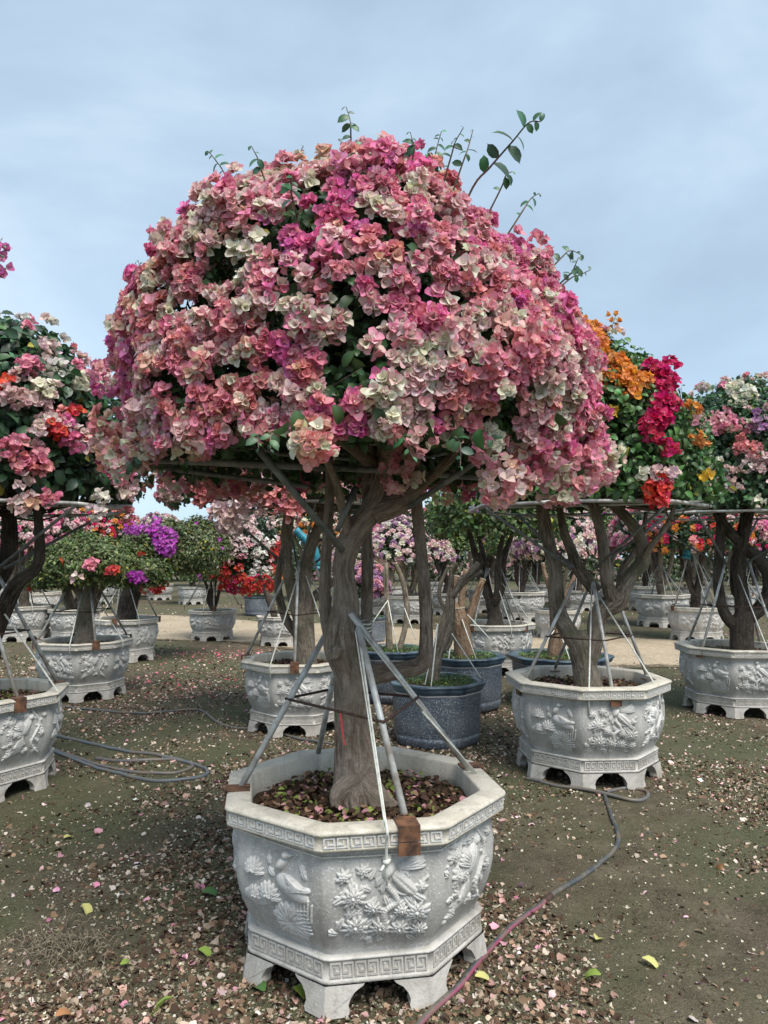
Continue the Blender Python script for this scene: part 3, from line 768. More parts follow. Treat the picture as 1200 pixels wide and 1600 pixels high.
def make_blue_planter(label, group):
    t = thing('glazed_planter', label, 'planter', group=group)
    V, F = loft([(0.355, 0.0), (0.375, 0.02), (0.385, 0.06), (0.388, 0.085), (0.382, 0.09), (0.387, 0.10), (0.395, 0.2), (0.400, 0.47)], 0.03, cap_bottom=True)
    obj('body', mesh('body', V, F, M['glaze']), t)
    V, F = loft([(0.401, 0.438), (0.404, 0.440), (0.404, 0.446), (0.400, 0.448)], 0.03); obj('pale_stripe', mesh('pale_stripe', V, F, M['relief']), t)
    V, F = loft([(0.398, 0.452), (0.415, 0.462), (0.425, 0.475), (0.430, 0.495), (0.428, 0.500), (0.440, 0.505), (0.443, 0.52), (0.436, 0.527), (0.39, 0.528), (0.375, 0.522), (0.372, 0.44)], 0.025)
    obj('rim', mesh('rim', V, F, M['glaze_rim']), t)
    obj('soil', soil_mesh(0.385, 0.47, 6), t)
    r = np.random.default_rng(3); n = 1800; rr = np.sqrt(r.random(n)) * 0.34; a = r.uniform(0, 2 * PI, n); TV, TF, TE = LT_LOW[0]
    keep = Noise(77, 9)(np.stack([rr * np.cos(a), rr * np.sin(a), 0 * a], -1)) > -0.2; rr, a = rr[keep], a[keep]; n = len(a)
    V = instance(TV, np.stack([rr * np.cos(a), rr * np.sin(a), 0.50 + r.random(n) * 0.04], -1), frames(norm(r.normal(0, .7, (n, 3)) + [0, 0, 1]), None, r), r.uniform(0.010, 0.026, n))
    obj('weeds', as_mesh('weeds', V, leaf_cols(TE, n, r, 1.2, (0.07, 0.12, 0.035)), TF, M['leaf']), t, kind='stuff')
    return t

# ------------------------------------------------------------------ planters: px of centre, lowest foot row, turn, scale
def spot(px, bot, R=0.45):
    g_ = gr(px, bot); d = math.hypot(g_[0], g_[1]); k = (d + R) / d
    return np.array([g_[0] * k, g_[1] * k, 0.0])
MAIN = np.array([-0.088, 3.014, 0.0])
GR = 'grey octagonal stone planters with moulded flowers'
sp0 = make_stone_planter('largest, nearest grey octagonal stone planter in the middle foreground', GR)
sp0.scale = (1.035, 1.035, 1.0); sp0.location = MAIN; sp0.rotation_euler = (0, 0, math.radians(9.5))
STONE = [  # key, px, bottom, turn deg, scale, label
 ('B', 918, 1233, 4, 1.06, 'grey stone planter at right, under the tree with orange and crimson flowers'),
 ('C', -32, 1258, 14, 1.0, 'grey stone planter cut off by the left edge of the photo, beside the coiled hose'),
 ('D', 128, 1097, -8, 0.97, 'grey stone planter at left holding the low flat-topped green tree'),
 ('E', 194, 1036, 12, 0.98, 'grey stone planter at left under the black trunk, just behind the flat-topped tree'),
 ('F', 36, 1003, 0, 1.0, 'grey stone planter far left, touching the left edge behind the leafy pink tree'),
 ('G', 116, 1002, 20, 0.9, 'small grey stone planter between two others, hidden behind the flat-topped tree trunk'),
 ('I', 332, 1002, 10, 0.86, 'small round-looking grey stone planter alone at the edge of the sandy track at left'),
 ('K', 466, 1152, 2, 0.97, 'grey stone planter directly behind and left of the central trunk'),
 ('L', 438, 1011, 15, 0.80, 'small grey stone planter just behind the rim of the planter left of the central trunk'),
 ('Q', 772, 1056, 6, 1.02, 'grey stone planter behind the blue planters, with a multi-stemmed trunk'),
 ('S', 1149, 1122, -3, 1.02, 'grey stone planter cut off by the right edge, with a forked black trunk'),
 ('T', 1089, 1004, 8, 0.98, 'pale grey planter at right, below the teal sleeve'),
 ('U', 1035, 981, 4, 1.12, 'wide grey stone planter at right across the track, with a curved dark trunk'),
 ('X', 872, 1000, 4, 0.85, 'pale stone planter seen between the forked limbs of the tree at right'),
]
POS = {'A': MAIN}; 
for k, px, bot, rz, s, lab in STONE:
    POS[k] = spot(px, bot, 0.43 * s); dup(sp0, POS[k], math.radians(rz), lab, GR, s)
# far rows
FAR = [(300, 945), (60, 965), (815, 972), (1150, 966), (640, 975), (575, 962), (700, 962), (760, 958), (1010, 955), (905, 955), (1180, 948), (950, 945), (1085, 944), (840, 945), (690, 943), (250, 938), (20, 944), (150, 945), (610, 945), (540, 940)]
FARPOS = []
side = ['far left', 'centre', 'far right']
ORD = ['leftmost', 'second', 'third', 'fourth', 'fifth', 'sixth', 'seventh', 'eighth', 'ninth', 'tenth', 'eleventh', 'twelfth', 'thirteenth', 'fourteenth', 'fifteenth', 'sixteenth', 'seventeenth', 'eighteenth', 'nineteenth', 'rightmost']
rank = {q: ORD[k_] for k_, q in enumerate(sorted(range(len(FAR)), key=lambda q: FAR[q][0]))}
for i, (px, bot) in enumerate(FAR):
    p_ = spot(px, bot); FARPOS.append((px, p_))
    lab = f'distant grey stone planter, {rank[i]} counted from the left along the back rows'
    dup(sp0, p_, math.radians((i * 37) % 45), lab, 'distant grey planters in the back rows, ' + ('far left' if px < 200 else 'left' if px < 500 else 'centre' if px < 800 else 'right'), 1.0 + 0.1 * ((i * 7) % 3 - 1))

GB = 'blue glazed octagonal planters with pruned trunks'
bp0 = make_blue_planter('nearest speckled blue glazed planter behind the big stone planter', GB)
POS['M'] = spot(682, 1176, 0.38); bp0.location = POS['M']; bp0.rotation_euler = (0, 0, 0.1); bp0.scale = (0.96,) * 3
for k, px, bot, rz, s, lab in [('N', 725, 1116, 5, 1.0, 'dark blue glazed planter holding a stout orange-brown stump'),
                               ('O', 612, 1102, -6, 1.02, 'dark blue glazed planter mostly hidden behind the central trunk'),
                               ('P', 575, 1006, 0, 0.86, 'small blue-grey glazed planter far behind, with a round purple plant'),
                               ('R', 876, 1112, 12, 1.28, 'wide low blue glazed bowl planter behind the grey planter at right'),
                               ('J', 404, 963, 0, 0.95, 'small blue-grey planter far back under hanging red flowers')]:
    POS[k] = spot(px, bot, 0.38 * s); dup(bp0, POS[k], math.radians(rz), lab, GB, s)
    if k == 'R':
        o_ = [q for q in bpy.data.objects if q.get('label') == lab][0]; o_.scale = (1.28, 1.28, 0.95)

# ------------------------------------------------------------------ main tree
A = thing('bougainvillea_tree', 'large bougainvillea in the foreground with a pink and cream domed crown', 'tree', MAIN)
def w(px, py, Y): return at(px, py, Y)
base = MAIN
def tpart(name, pts, rad, root, mat, **k):
    P = np.array(pts) - np.array(root.location)
    return tubes(name, [tube_arr(P, rad, **k)], mat, root)
trunk_pts = [w(562, 1290, 3.0), w(558, 1235, 3.0), w(553, 1180, 3.0), w(548, 1110, 3.0), w(548, 1055, 2.98), w(536, 1002, 2.95), (w(541, 940, 2.97)), w(537, 885, 2.97), w(552, 835, 2.97), w(582, 795, 2.96), w(600, 745, 2.96), w(604, 700, 2.97), w(606, 620, 3.0)]
trunk_r = [0.150, 0.100, 0.074, 0.068, 0.063, 0.070, 0.050, 0.047, 0.050, 0.048, 0.038, 0.038, 0.025]
tpart('trunk', trunk_pts, trunk_r, A, M['bark'], sides=110, n=190, bump=0.085, ridge=0.06, seed=4)
def brn(pts, rad, seed, sides=28, n=60, mat='bark', name='branch', root=None):
    return tpart(name, pts, rad, root or A, M[mat], sides=sides, n=n, bump=0.05, ridge=0.05, seed=seed)
brn([w(545, 1052, 3.0), w(590, 1052, 3.05), w(630, 1046, 3.06), w(660, 1036, 3.04), w(666, 1000, 3.02), w(664, 930, 3.0), w(657, 850, 3.0), w(650, 770, 3.0), w(648, 690, 3.0), w(655, 600, 3.0)], [.05, .042, .036, .034, .030, .028, .026, .025, .022, .015], 11)
brn([w(534, 1005, 3.0), w(515, 985, 3.03), w(508, 940, 3.05), w(509, 880, 3.06), w(514, 800, 3.07), w(516, 730, 3.07), w(512, 620, 3.07)], [.045, .03, .024, .022, .021, .020, .012], 12)
brn([w(572, 1010, 3.06), w(573, 960, 3.1), w(574, 880, 3.12), w(573, 800, 3.12), w(578, 700, 3.12), w(590, 600, 3.1)], [.022, .026, .025, .023, .022, .012], 13)
brn([w(585, 800, 2.96), w(625, 785, 2.94), w(650, 765, 2.92), w(700, 720, 2.85), w(760, 640, 2.75)], [.05, .045, .022, .018, .010], 14)
brn([w(548, 850, 2.97), w(536, 800, 2.9), w(520, 740, 2.8), w(470, 650, 2.6)], [.02, .018, .015, .010], 15)
brn([w(603, 730, 2.96), w(640, 660, 3.1), w(720, 560, 3.4)], [.036, .028, .014], 16)
brn([w(600, 740, 2.96), w(560, 660, 3.2), w(450, 560, 3.5)], [.036, .028, .014], 17)
brn([w(604, 720, 2.96), w(620, 620, 2.8), w(640, 500, 2.6)], [.034, .026, .012], 18)
brn([w(598, 740, 2.97), w(520, 680, 2.95), w(360, 610, 2.9)], [.030, .022, .012], 19)
# knots and stubs
tpart('branch_stub', [w(530, 1012, 2.93), w(521, 1022, 2.86), w(518, 1030, 2.83)], [.035, .03, .012], A, M['bark'], sides=16, n=14, bump=.1, seed=5)
for k, (px, py) in enumerate(((560, 1262), (585, 1262), (598, 1264), (535, 1255))):
    tpart('root', [w(555 + k * 3, py - 110, 3.0), w(560 + k * 4, py - 55, 2.97), w(px - 4, py - 18, 2.93), MAIN + np.array([(-.02, .07, .15, -.10)[k], (-.15, -.13, -.06, -.11)[k], .545])], [.03, .045, .036, .012], A, M['bark'], sides=16, n=24, bump=.08, seed=30 + k)
tape = obj('red_tape', mesh('red_tape', np.array([w(530, 1110, 2.892), w(533, 1110, 2.890), w(536, 1135, 2.888), w(539, 1160, 2.886), w(542, 1164, 2.884), w(537, 1164, 2.886), w(533, 1140, 2.888)]) - MAIN, [(0, 1, 2, 6), (6, 2, 3, 5), (3, 4, 5)], M['tape']), A)

CA, CB = 0.925, 1.075
CC = np.array([at(564, 700, 3.03)[0], 3.03, 2.03])
def ell_hit(px, py):
    d = ray(px, py); o = np.array([0, 0, CAMH]) - CC; S = np.array([1 / CA, 1 / CA, 1 / CB]); o_, d_ = o * S, d * S
    A_, B_, C_ = d_ @ d_, o_ @ d_, o_ @ o_ - 1; D_ = B_ * B_ - A_ * C_
    if D_ < 0: t = -B_ / A_
    else: t = (-B_ - math.sqrt(D_)) / A_
    return np.array([0, 0, CAMH]) + d * t
PATCH = [(600, 250, .16, 'hot'), (560, 280, .14, 'magenta'), (500, 350, .17, 'hot'), (455, 375, .10, 'magenta'), (620, 330, .14, 'pink'), (390, 330, .15, 'pale'), (350, 370, .14, 'cream'), (480, 245, .14, 'peach'), (415, 275, .12, 'dusty'),
 (562, 340, .05, 'cream'), (300, 430, .14, 'dusty'), (255, 470, .12, 'salmon'), (290, 500, .13, 'pale'), (600, 440, .14, 'pink'), (590, 400, .10, 'salmon'), (600, 555, .09, 'cream'), (640, 610, .09, 'cream'), (660, 650, .07, 'pale'), (545, 610, .09, 'hot'),
 (820, 320, .15, 'magenta'), (780, 290, .12, 'pink'), (860, 400, .15, 'pink'), (880, 470, .14, 'dusty'), (900, 560, .15, 'pink'), (925, 640, .13, 'magenta'), (940, 720, .10, 'cream'), (800, 740, .12, 'peach'), (200, 690, .13, 'peach'), (225, 640, .1, 'pale'),
 (170, 590, .1, 'magenta'), (280, 620, .14, 'salmon'), (430, 620, .1, 'cream'), (450, 500, .15, 'pink'), (470, 460, .1, 'hot'), (360, 510, .14, 'dusty'), (380, 560, .14, 'salmon'), (720, 430, .15, 'dusty'), (700, 330, .15, 'dusty'), (720, 530, .1, 'pale'),
 (790, 580, .14, 'dusty'), (760, 670, .1, 'salmon'), (880, 690, .12, 'pink'), (700, 260, .12, 'salmon'), (330, 310, .1, 'peach'), (470, 300, .12, 'pink'), (850, 620, .1, 'pale'), (400, 420, .13, 'dusty'), (540, 470, .12, 'dusty'), (680, 480, .1, 'pink')]
PP = [(ell_hit(a, b), r_ * 0.95, n_) for a, b, r_, n_ in PATCH]
MIX = ['pink', 'salmon', 'dusty', 'pale', 'hot', 'dusty', 'pink', 'peach', 'cream', 'magenta', 'dusty', 'salmon']
NEAR = {'hot': ['pale', 'pink', 'hot', 'hot', 'magenta'], 'magenta': ['dusty', 'pink', 'magenta', 'hot'], 'pink': ['cream', 'pale', 'pink', 'pink', 'hot'], 'salmon': ['cream', 'peach', 'salmon', 'salmon', 'pink'], 'dusty': ['cream', 'pale', 'dusty', 'pink', 'salmon'], 'pale': ['cream', 'pale', 'pale', 'dusty', 'salmon'], 'cream': ['cream', 'cream', 'pale', 'pale', 'pink'], 'peach': ['cream', 'peach', 'pale', 'salmon']}
def main_pal(p, r):
    sc = [np.linalg.norm(p - q) / rr * r.uniform(0.75, 1.25) for q, rr, _ in PP]; i = int(np.argmin(sc))
    return NEAR[PP[i][2]] if sc[i] < 1.35 and r.random() > .14 else NEAR[MIX[r.integers(len(MIX))]]
ex = []
def hang(px, py, Y, pal, cnt, rad, nd=(0, -0.6, -0.3)):
    ex.append((at(px, py, Y), norm(np.array(nd)), NEAR.get(pal, pal), cnt, rad))
hang(488, 692, 2.05, 'salmon', 22, 0.055); hang(655, 690, 2.15, 'pale', 6, .03); hang(790, 755, 2.35, 'peach', 30, 0.075); hang(830, 720, 2.4, 'pink', 20, .07)
hang(872, 758, 2.5, 'dusty', 24, .07); hang(905, 735, 2.5, 'dusty', 24, .08); hang(940, 715, 2.7, 'cream', 26, .08); hang(940, 735, 2.8, 'pale', 14, .05); hang(625, 738, 2.7, 'dusty', 22, .08); hang(860, 700, 2.4, 'pink', 24, .08)
hang(760, 700, 2.3, 'pink', 12, .05); hang(185, 715, 2.9, 'peach', 24, .07); hang(165, 660, 2.95, 'salmon', 22, .07); hang(222, 702, 2.8, 'pale', 16, .06); hang(300, 700, 2.7, 'dusty', 14, .05); hang(912, 690, 2.55, 'pink', 20, .08); hang(165, 590, 3.0, 'magenta', 26, .07)
hang(175, 690, 2.95, 'peach', 22, .07); hang(905, 755, 2.7, 'dusty', 12, .05)
DOME_E[0] = 0.74
hg_ = np.random.default_rng(88)
for k in range(46):
    az = hg_.uniform(0, 2 * PI); q = CC + np.array([CA * math.cos(az) * hg_.uniform(.86, 1.0), CA * math.sin(az) * hg_.uniform(.86, 1.0), hg_.uniform(-.20, -.10) if math.sin(az) > -.4 else hg_.uniform(-.14, -.04)])
    ex.append((q, norm(np.array([math.cos(az), math.sin(az), -.3])), NEAR[MIX[hg_.integers(12)]], 6, hg_.uniform(.03, .055)))
bougainvillea_crown(A, CC, CA, CB, 0.14, 3500, 10.5, 0.029, 0.0225, 9500, 0.048, main_pal, 53, hero=290, hero_leaf=180, extra=ex, gap=0.13, lump=0.09)
twigs(A, [w(606, 640, 3.0), w(655, 620, 3.0), w(512, 640, 3.05), w(590, 620, 3.1), w(760, 640, 2.75), w(470, 650, 2.6), w(720, 560, 3.4), w(450, 560, 3.5), w(360, 610, 2.9)], CC, CA, CB, 150, 0.008, 52, M['olive_bark'])
DOME_E[0] = 0.56
# big leaves hanging under the front edge
r_ = np.random.default_rng(9); TV, TF, TE = LT[1]
for px, py, Y in ((720, 690, 2.2), (750, 692, 2.2), (688, 700, 2.25), (700, 665, 2.2), (420, 700, 2.4), (250, 688, 2.75), (270, 690, 2.75), (870, 668, 2.3), (640, 672, 2.2), (600, 690, 2.3), (560, 690, 2.4), (462, 664, 2.05), (450, 680, 2.1), (620, 700, 2.4), (735, 715, 2.3), (668, 680, 2.15), (540, 700, 2.5), (240, 695, 2.8), (230, 700, 2.9), (285, 700, 2.8), (905, 745, 2.5), (585, 660, 2.1), (520, 655, 2.08), (380, 670, 2.3), (350, 690, 2.5)):
    o3 = norm([r_.normal(0, .5), -0.1, -1]); up = norm(np.cross(o3, [1, r_.normal(0, 1.1), 0])) ; up = -up if up[1] > 0 else up
    R = np.stack([o3, np.cross(up, o3), up], -1)[None]; V = instance(TV, at(px, py - 22, Y)[None], R, [r_.uniform(.055, .08)])[0] - MAIN
    obj('leaf', mesh('leaf', V - V[0], TF, M['leaf'], col=leaf_cols(TE, 1, r_, 0.8)[0]), A, loc=V[0])
G5 = (0.05, 0.12, 0.06)
shoot(A, [w(735, 300, 2.7), w(765, 262, 2.6), w(800, 222, 2.55), w(826, 192, 2.5), w(845, 190, 2.5)], .005, 11, .072, 61, tone=G5, anchor=CC)
shoot(A, [w(668, 300, 2.8), w(676, 260, 2.75), w(684, 225, 2.75), w(690, 205, 2.75)], .0042, 12, .045, 62, tone=G5, anchor=CC)
shoot(A, [w(690, 280, 2.8), w(672, 250, 2.75), w(655, 245, 2.75)], .0042, 8, .04, 63, tone=G5, anchor=CC)
shoot(A, [w(365, 310, 2.9), w(350, 270, 2.9), w(335, 248, 2.9), w(325, 236, 2.9)], .0042, 9, .042, 64, tone=G5, anchor=CC)
shoot(A, [w(350, 330, 2.9), w(340, 300, 2.9), w(328, 290, 2.9)], .0042, 6, .035, 65, tone=G5, anchor=CC)
shoot(A, [w(555, 245, 2.8), w(545, 230, 2.8), w(528, 218, 2.8)], .0042, 6, .045, 66, tone=G5, anchor=CC)
shoot(A, [w(345, 365, 2.9), w(325, 345, 2.9), w(310, 334, 2.9)], .0042, 6, .038, 67, tone=G5, anchor=CC)
shoot(A, [w(810, 340, 2.8), w(828, 312, 2.8), w(842, 302, 2.8)], .0042, 6, .038, 68, tone=G5, anchor=CC)
shoot(A, [w(870, 410, 2.9), w(890, 392, 2.9), w(908, 398, 2.9)], .0042, 6, .042, 69, tone=G5, anchor=CC)
shoot(A, [w(600, 240, 2.85), w(606, 222, 2.8), w(600, 208, 2.8)], .0042, 5, .035, 72, tone=G5, anchor=CC)
shoot(A, [w(480, 260, 2.8), w(470, 240, 2.8), w(474, 228, 2.8)], .0042, 5, .032, 73, tone=G5, anchor=CC)
shoot(A, [w(780, 300, 2.8), w(790, 275, 2.75), w(800, 268, 2.75)], .0042, 6, .04, 74, tone=G5, anchor=CC)
shoot(A, [w(885, 440, 2.9), w(905, 430, 2.9), w(922, 422, 2.9)], .0042, 5, .038, 70, tone=G5, anchor=CC)
shoot(A, [w(885, 500, 2.9), w(903, 492, 2.9), w(910, 482, 2.9)], .0042, 5, .034, 71, tone=G5, anchor=CC)

# short leafy tips standing out of the crown, and a few hanging below it
sr = np.random.default_rng(97)
for k in range(30):
    low_ = k >= 22; az = sr.uniform(0, 2 * PI) if not low_ else sr.uniform(PI * 1.05, PI * 1.95); el = sr.uniform(.35, 1.35)
    d_ = np.array([math.cos(az) * math.cos(el), math.sin(az) * math.cos(el), math.sin(el)]) if not low_ else np.array([math.cos(az), math.sin(az), 0])
    p0 = CC + d_ * np.array([CA, CA, CB]) * (1.06 if not low_ else .93) - (np.array([0, 0, .12]) if low_ else 0)
    up_ = np.array([sr.normal(0, .3), sr.normal(0, .3), 1.0 if not low_ else -1.2]); ln = sr.uniform(.06, .13)
    p1 = p0 + norm(d_ + up_ * .6) * ln * .5; p2 = p1 + norm(d_ * .5 + up_ + sr.normal(0, .3, 3)) * ln * .6
    shoot(A, [p0, p1, p2], .004, int(sr.integers(5, 8)), sr.uniform(.03, .045), 500 + k, tone=G5, anchor=CC if not low_ else p0 + [0, 0, .3])

# ------------------------------------------------------------------ support frames
def rail(name, p, q, rad, mat, root, sides=10):
    return tubes(name, [tube_arr(np.array([p, q]) - np.array(root.location), rad, sides=sides)], M[mat], root)
SA = thing('support_frame', 'galvanised pipe frame holding up the foreground tree, its poles on the big planter rim', 'frame', MAIN)
tops = [w(533, 948, 3.12), w(560, 980, 2.86), w(548, 958, 2.84), w(525, 1040, 3.10)]
feet = [w(375, 1232, 2.94), w(632, 1272, 2.60), w(735, 1205, 3.17), w(497, 1178, 3.44)]
for a_, b_ in zip(feet, tops): rail('pole', a_, b_, 0.0125, 'pipe', SA)
def clamp(pos, ang, root, mat='rust', s=1.0):
    """folded steel plate hooked over the rim; faces outwards along ang"""
    n = np.array([math.cos(ang), math.sin(ang), 0]); t = np.array([-n[1], n[0], 0]); up = np.array([0, 0, 1.0]); mb = MB(); wd = 0.075 * s
    o = np.asarray(pos, float) - t * wd / 2
    mb.box(o - n * 0.075 * s, t * wd, n * 0.085 * s, up * 0.005)
    mb.box(o + n * 0.0105 * s - up * 0.045 * s, t * wd, n * 0.005, up * 0.05 * s)
    mb.box(o + n * 0.0105 * s - up * 0.09 * s, t * wd, n * 0.0085, up * 0.040 * s)
    mb.box(o - n * 0.080 * s - up * 0.06 * s, t * wd, n * 0.005, up * 0.065 * s)
    V = np.array(mb.V) - np.array(root.location); mb.V = V
    return obj('clamp', mesh('clamp', V, mb.F, M[mat], smooth=False), root)
for sidei, sh in ((0, 0.07), (2, .0), (4, 0), (6, 0.0)):
    a = -PI / 2 + sidei * PI / 4 + math.radians(9.5); n = np.array([math.cos(a), math.sin(a), 0]); t = np.array([-n[1], n[0], 0])
    sh = {0: 0.085, 2: 0.13, 4: 0.0, 6: 0.02}[sidei]
    clamp(MAIN + n * 0.5215 + t * sh + np.array([0, 0, 0.634]), a, SA)
# rod ring tied round the poles
def onpole(i, z):
    f = (z - feet[i][2]) / (tops[i][2] - feet[i][2]); return feet[i] + (tops[i] - feet[i]) * f
rg = [onpole(0, 0.955), onpole(1, 0.935), onpole(2, 0.965), onpole(3, 0.96)]
cm = np.mean(rg, 0); rg = [cm + (q - cm) * 1.07 for q in rg]
for i in range(4): rail('tie_rod', rg[i], rg[(i + 1) % 4], 0.006, 'rod', SA, 6)
# octagonal hoop under the crown with cross bars and struts
def hoop(root, cen, R, z, rot, rad, mat='dull_pipe', n=8):
    P = [np.array([cen[0] + R * math.cos(rot + 2 * PI * k / n), cen[1] + R * math.sin(rot + 2 * PI * k / n), z]) for k in range(n)]
    for k in range(n): rail('frame_rail', P[k], P[(k + 1) % n], rad, mat, root, 8)
    return P
hoop(SA, CC, 0.80, 2.02, 0.3, 0.012); hoop(SA, CC, 0.50, 2.0, 0.1, 0.010)
rail('cross_bar', w(208, 716, 2.80), w(530, 731, 2.9), 0.016, 'dull_pipe', SA); rail('cross_bar', w(530, 731, 2.9), w(750, 746, 3.0), 0.013, 'dull_pipe', SA)
rail('cross_bar', w(230, 728, 3.1), w(480, 760, 3.5), 0.012, 'dull_pipe', SA); rail('cross_bar', w(318, 676, 2.42), w(520, 676, 2.42), 0.012, 'dull_pipe', SA)
rail('cross_bar', w(520, 676, 2.42), w(640, 678, 2.45), 0.011, 'dull_pipe', SA)
rail('strut', w(402, 700, 2.45), w(535, 860, 2.83), 0.0125, 'dull_pipe', SA); rail('strut', w(556, 760, 2.9), w(527, 830, 2.87), 0.012, 'dull_pipe', SA)
rail('strut', w(790, 690, 2.6), w(640, 792, 2.9), 0.011, 'dull_pipe', SA)
wc = [w(568, 985, 2.93), w(568, 980, 2.93), w(568, 974, 2.93)]
for q in wc: # wire lashing
    an = np.linspace(0, 2 * PI, 20); P = np.stack([q[0] + 0.034 * np.cos(an), q[1] + 0.05 + 0.09 * np.sin(an), q[2] + 0.003 * np.sin(2 * an)], -1)
    tubes('wire_lashing', [tube_arr(P - MAIN, 0.0035, sides=5)], M['strap'], SA)

def ribbon(name, P, wd, mat, root, th=0.15, n=30):
    P = np.array(P) - np.array(root.location)
    return tubes(name, [tube_arr(P, wd / 2, sides=6, n=n, flat=th)], M[mat], root)
ST = thing('tie_strap', 'white plastic strap tied from the tree down over the big planter rim', 'strap', MAIN)
f0 = math.radians(9.5) - PI / 2; n0 = np.array([math.cos(f0), math.sin(f0), 0]); t0 = np.array([-n0[1], n0[0], 0])
rimp = MAIN + n0 * 0.535 + t0 * 0.005 + np.array([0, 0, .634]); low = MAIN + n0 * 0.532 + t0 * 0.008 + np.array([0, 0, .53]); end = MAIN + n0 * 0.511 + t0 * 0.014 + np.array([0, 0, .44])
ta = w(560, 988, 2.86); rt = rimp + n0 * .01 + np.array([0, 0, .012])
ribbon('strap', [ta, ta * .75 + rt * .25, ta * .5 + rt * .5, ta * .25 + rt * .75, rt * .95 + ta * .05, rimp + n0 * .032, low * .4 + rimp * .6 + n0 * .012, low], 0.010, 'strap', ST, 0.3, n=60)
tb = w(555, 985, 2.86)
ribbon('strap', [tb, rt - t0 * .004], 0.006, 'strap', ST, 0.4)
ribbon('strap_end', [low, low * .5 + end * .5 + n0 * .012 - t0 * .004, end], 0.009, 'strap', ST, 0.3); ribbon('strap_end', [low, low + n0 * .02 + t0 * (-.02) + [0, 0, -.02], low + t0 * (-.026) + [0, 0, -.03]], 0.009, 'strap', ST, 0.3)
tubes('knot', [tube_arr(np.array([low + t0 * -.012 + n0 * .006, low + n0 * .012, low + t0 * .012 + n0 * .006 + [0, 0, .006]]) - MAIN, [.004, .009, .004], sides=8, n=8)], M['strap'], ST)
loopP = []
for k in range(9):
    a = -PI / 2 + math.radians(9.5) + (k + .5) * PI / 4; zz = 0.535 + (0.0 if k in (0, 7, 8) else .01)
    loopP.append(MAIN + np.array([0.5285 * math.cos(a), 0.5285 * math.sin(a), zz]))
for k in range(8):
    mid = (loopP[k] + loopP[k + 1]) / 2 - [0, 0, .003]
    tubes('cord', [tube_arr(np.array([loopP[k], mid, loopP[k + 1]]) - MAIN, 0.0028, sides=5, n=8)], M['strap'], ST)
rail('strap', w(660, 1112, 2.9), w(748, 1212, 3.12), 0.004, 'strap', ST, 5); rail('strap', w(562, 985, 2.86), w(742, 1210, 3.13), 0.003, 'strap', ST, 5)

GF = 'pipe tripod frames on the other planters'
def make_frame(label, root_loc, s, rot, apex=(0, 0, 1.36), hoopR=0.9, hoopz=1.92, seed=0, with_hoop=True, apex_r=0.09, mat='pipe', straps=2):
    r = np.random.default_rng(seed); t = thing('support_frame', label, 'frame', root_loc, rot, GF, s); ap = np.array(apex, float); F_, T_ = [], []
    L0 = np.zeros(3)
    class Z: location = (0, 0, 0)
    def R_(nm, p, q, rad, m_, sides=8): return obj(nm, mesh(nm, *(lambda a: (a[0], quads_to_list(a[1])))(tube_arr(np.array([p, q]), rad, sides=sides)), M[m_]), t)
    for k in range(4):
        a = -PI / 2 + k * PI / 2; n = np.array([math.cos(a), math.sin(a), 0]); sh = r.uniform(-.06, .06); tt = np.array([-n[1], n[0], 0])
        f = n * 0.47 + tt * sh + np.array([0, 0, 0.637]); tp = ap + n * apex_r + r.normal(0, .02, 3); R_('pole', f, tp, 0.0125, mat); F_.append(f); T_.append(tp)
        mb = MB(); wd = .075; o = n * 0.503 + tt * (sh - wd / 2) + np.array([0, 0, .636])
        mb.box(o - n * .075, tt * wd, n * .085, [0, 0, .005]); mb.box(o + n * .0105 - np.array([0, 0, .085]), tt * wd, n * .006, [0, 0, .09])
        obj('clamp', mb.mesh('clamp', M['rust']), t)
    pts = [f + (q - f) * 0.45 for f, q in zip(F_, T_)]
    for k in range(4): R_('tie_rod', pts[k] * [1.04, 1.04, 1], pts[(k + 1) % 4] * [1.04, 1.04, 1], .006, 'rod', 5)
    for k in range(straps):
        a = -PI / 2 + (k - .4) * 1.1; f = np.array([.53 * math.cos(a), .53 * math.sin(a), .62])
        V, F, G_ = tube_arr([ap + [0, 0, -.03], f, f - [0, 0, .12]], .006, sides=5); obj('strap', mesh('strap', V, quads_to_list(F), M['strap']), t)
    if with_hoop:
        n = 8
        P = [np.array([hoopR * math.cos(.2 + 2 * PI * k / n), hoopR * math.sin(.2 + 2 * PI * k / n), hoopz]) for k in range(n)]
        for k in range(n): R_('frame_rail', P[k], P[(k + 1) % n], .012, 'pipe')
        for k in range(0, 8, 2): R_('strut', P[k], np.array([.12 * math.cos(.2 + PI / 4 * k), .12 * math.sin(.2 + PI / 4 * k), 1.45]), .011, 'dull_pipe')
        R_('cross_bar', P[1] + [0, 0, .03], P[5] + [0, 0, .03], .012, 'pipe'); R_('cross_bar', P[3] + [0, 0, .03], P[7] + [0, 0, .03], .012, 'pipe')
    return t

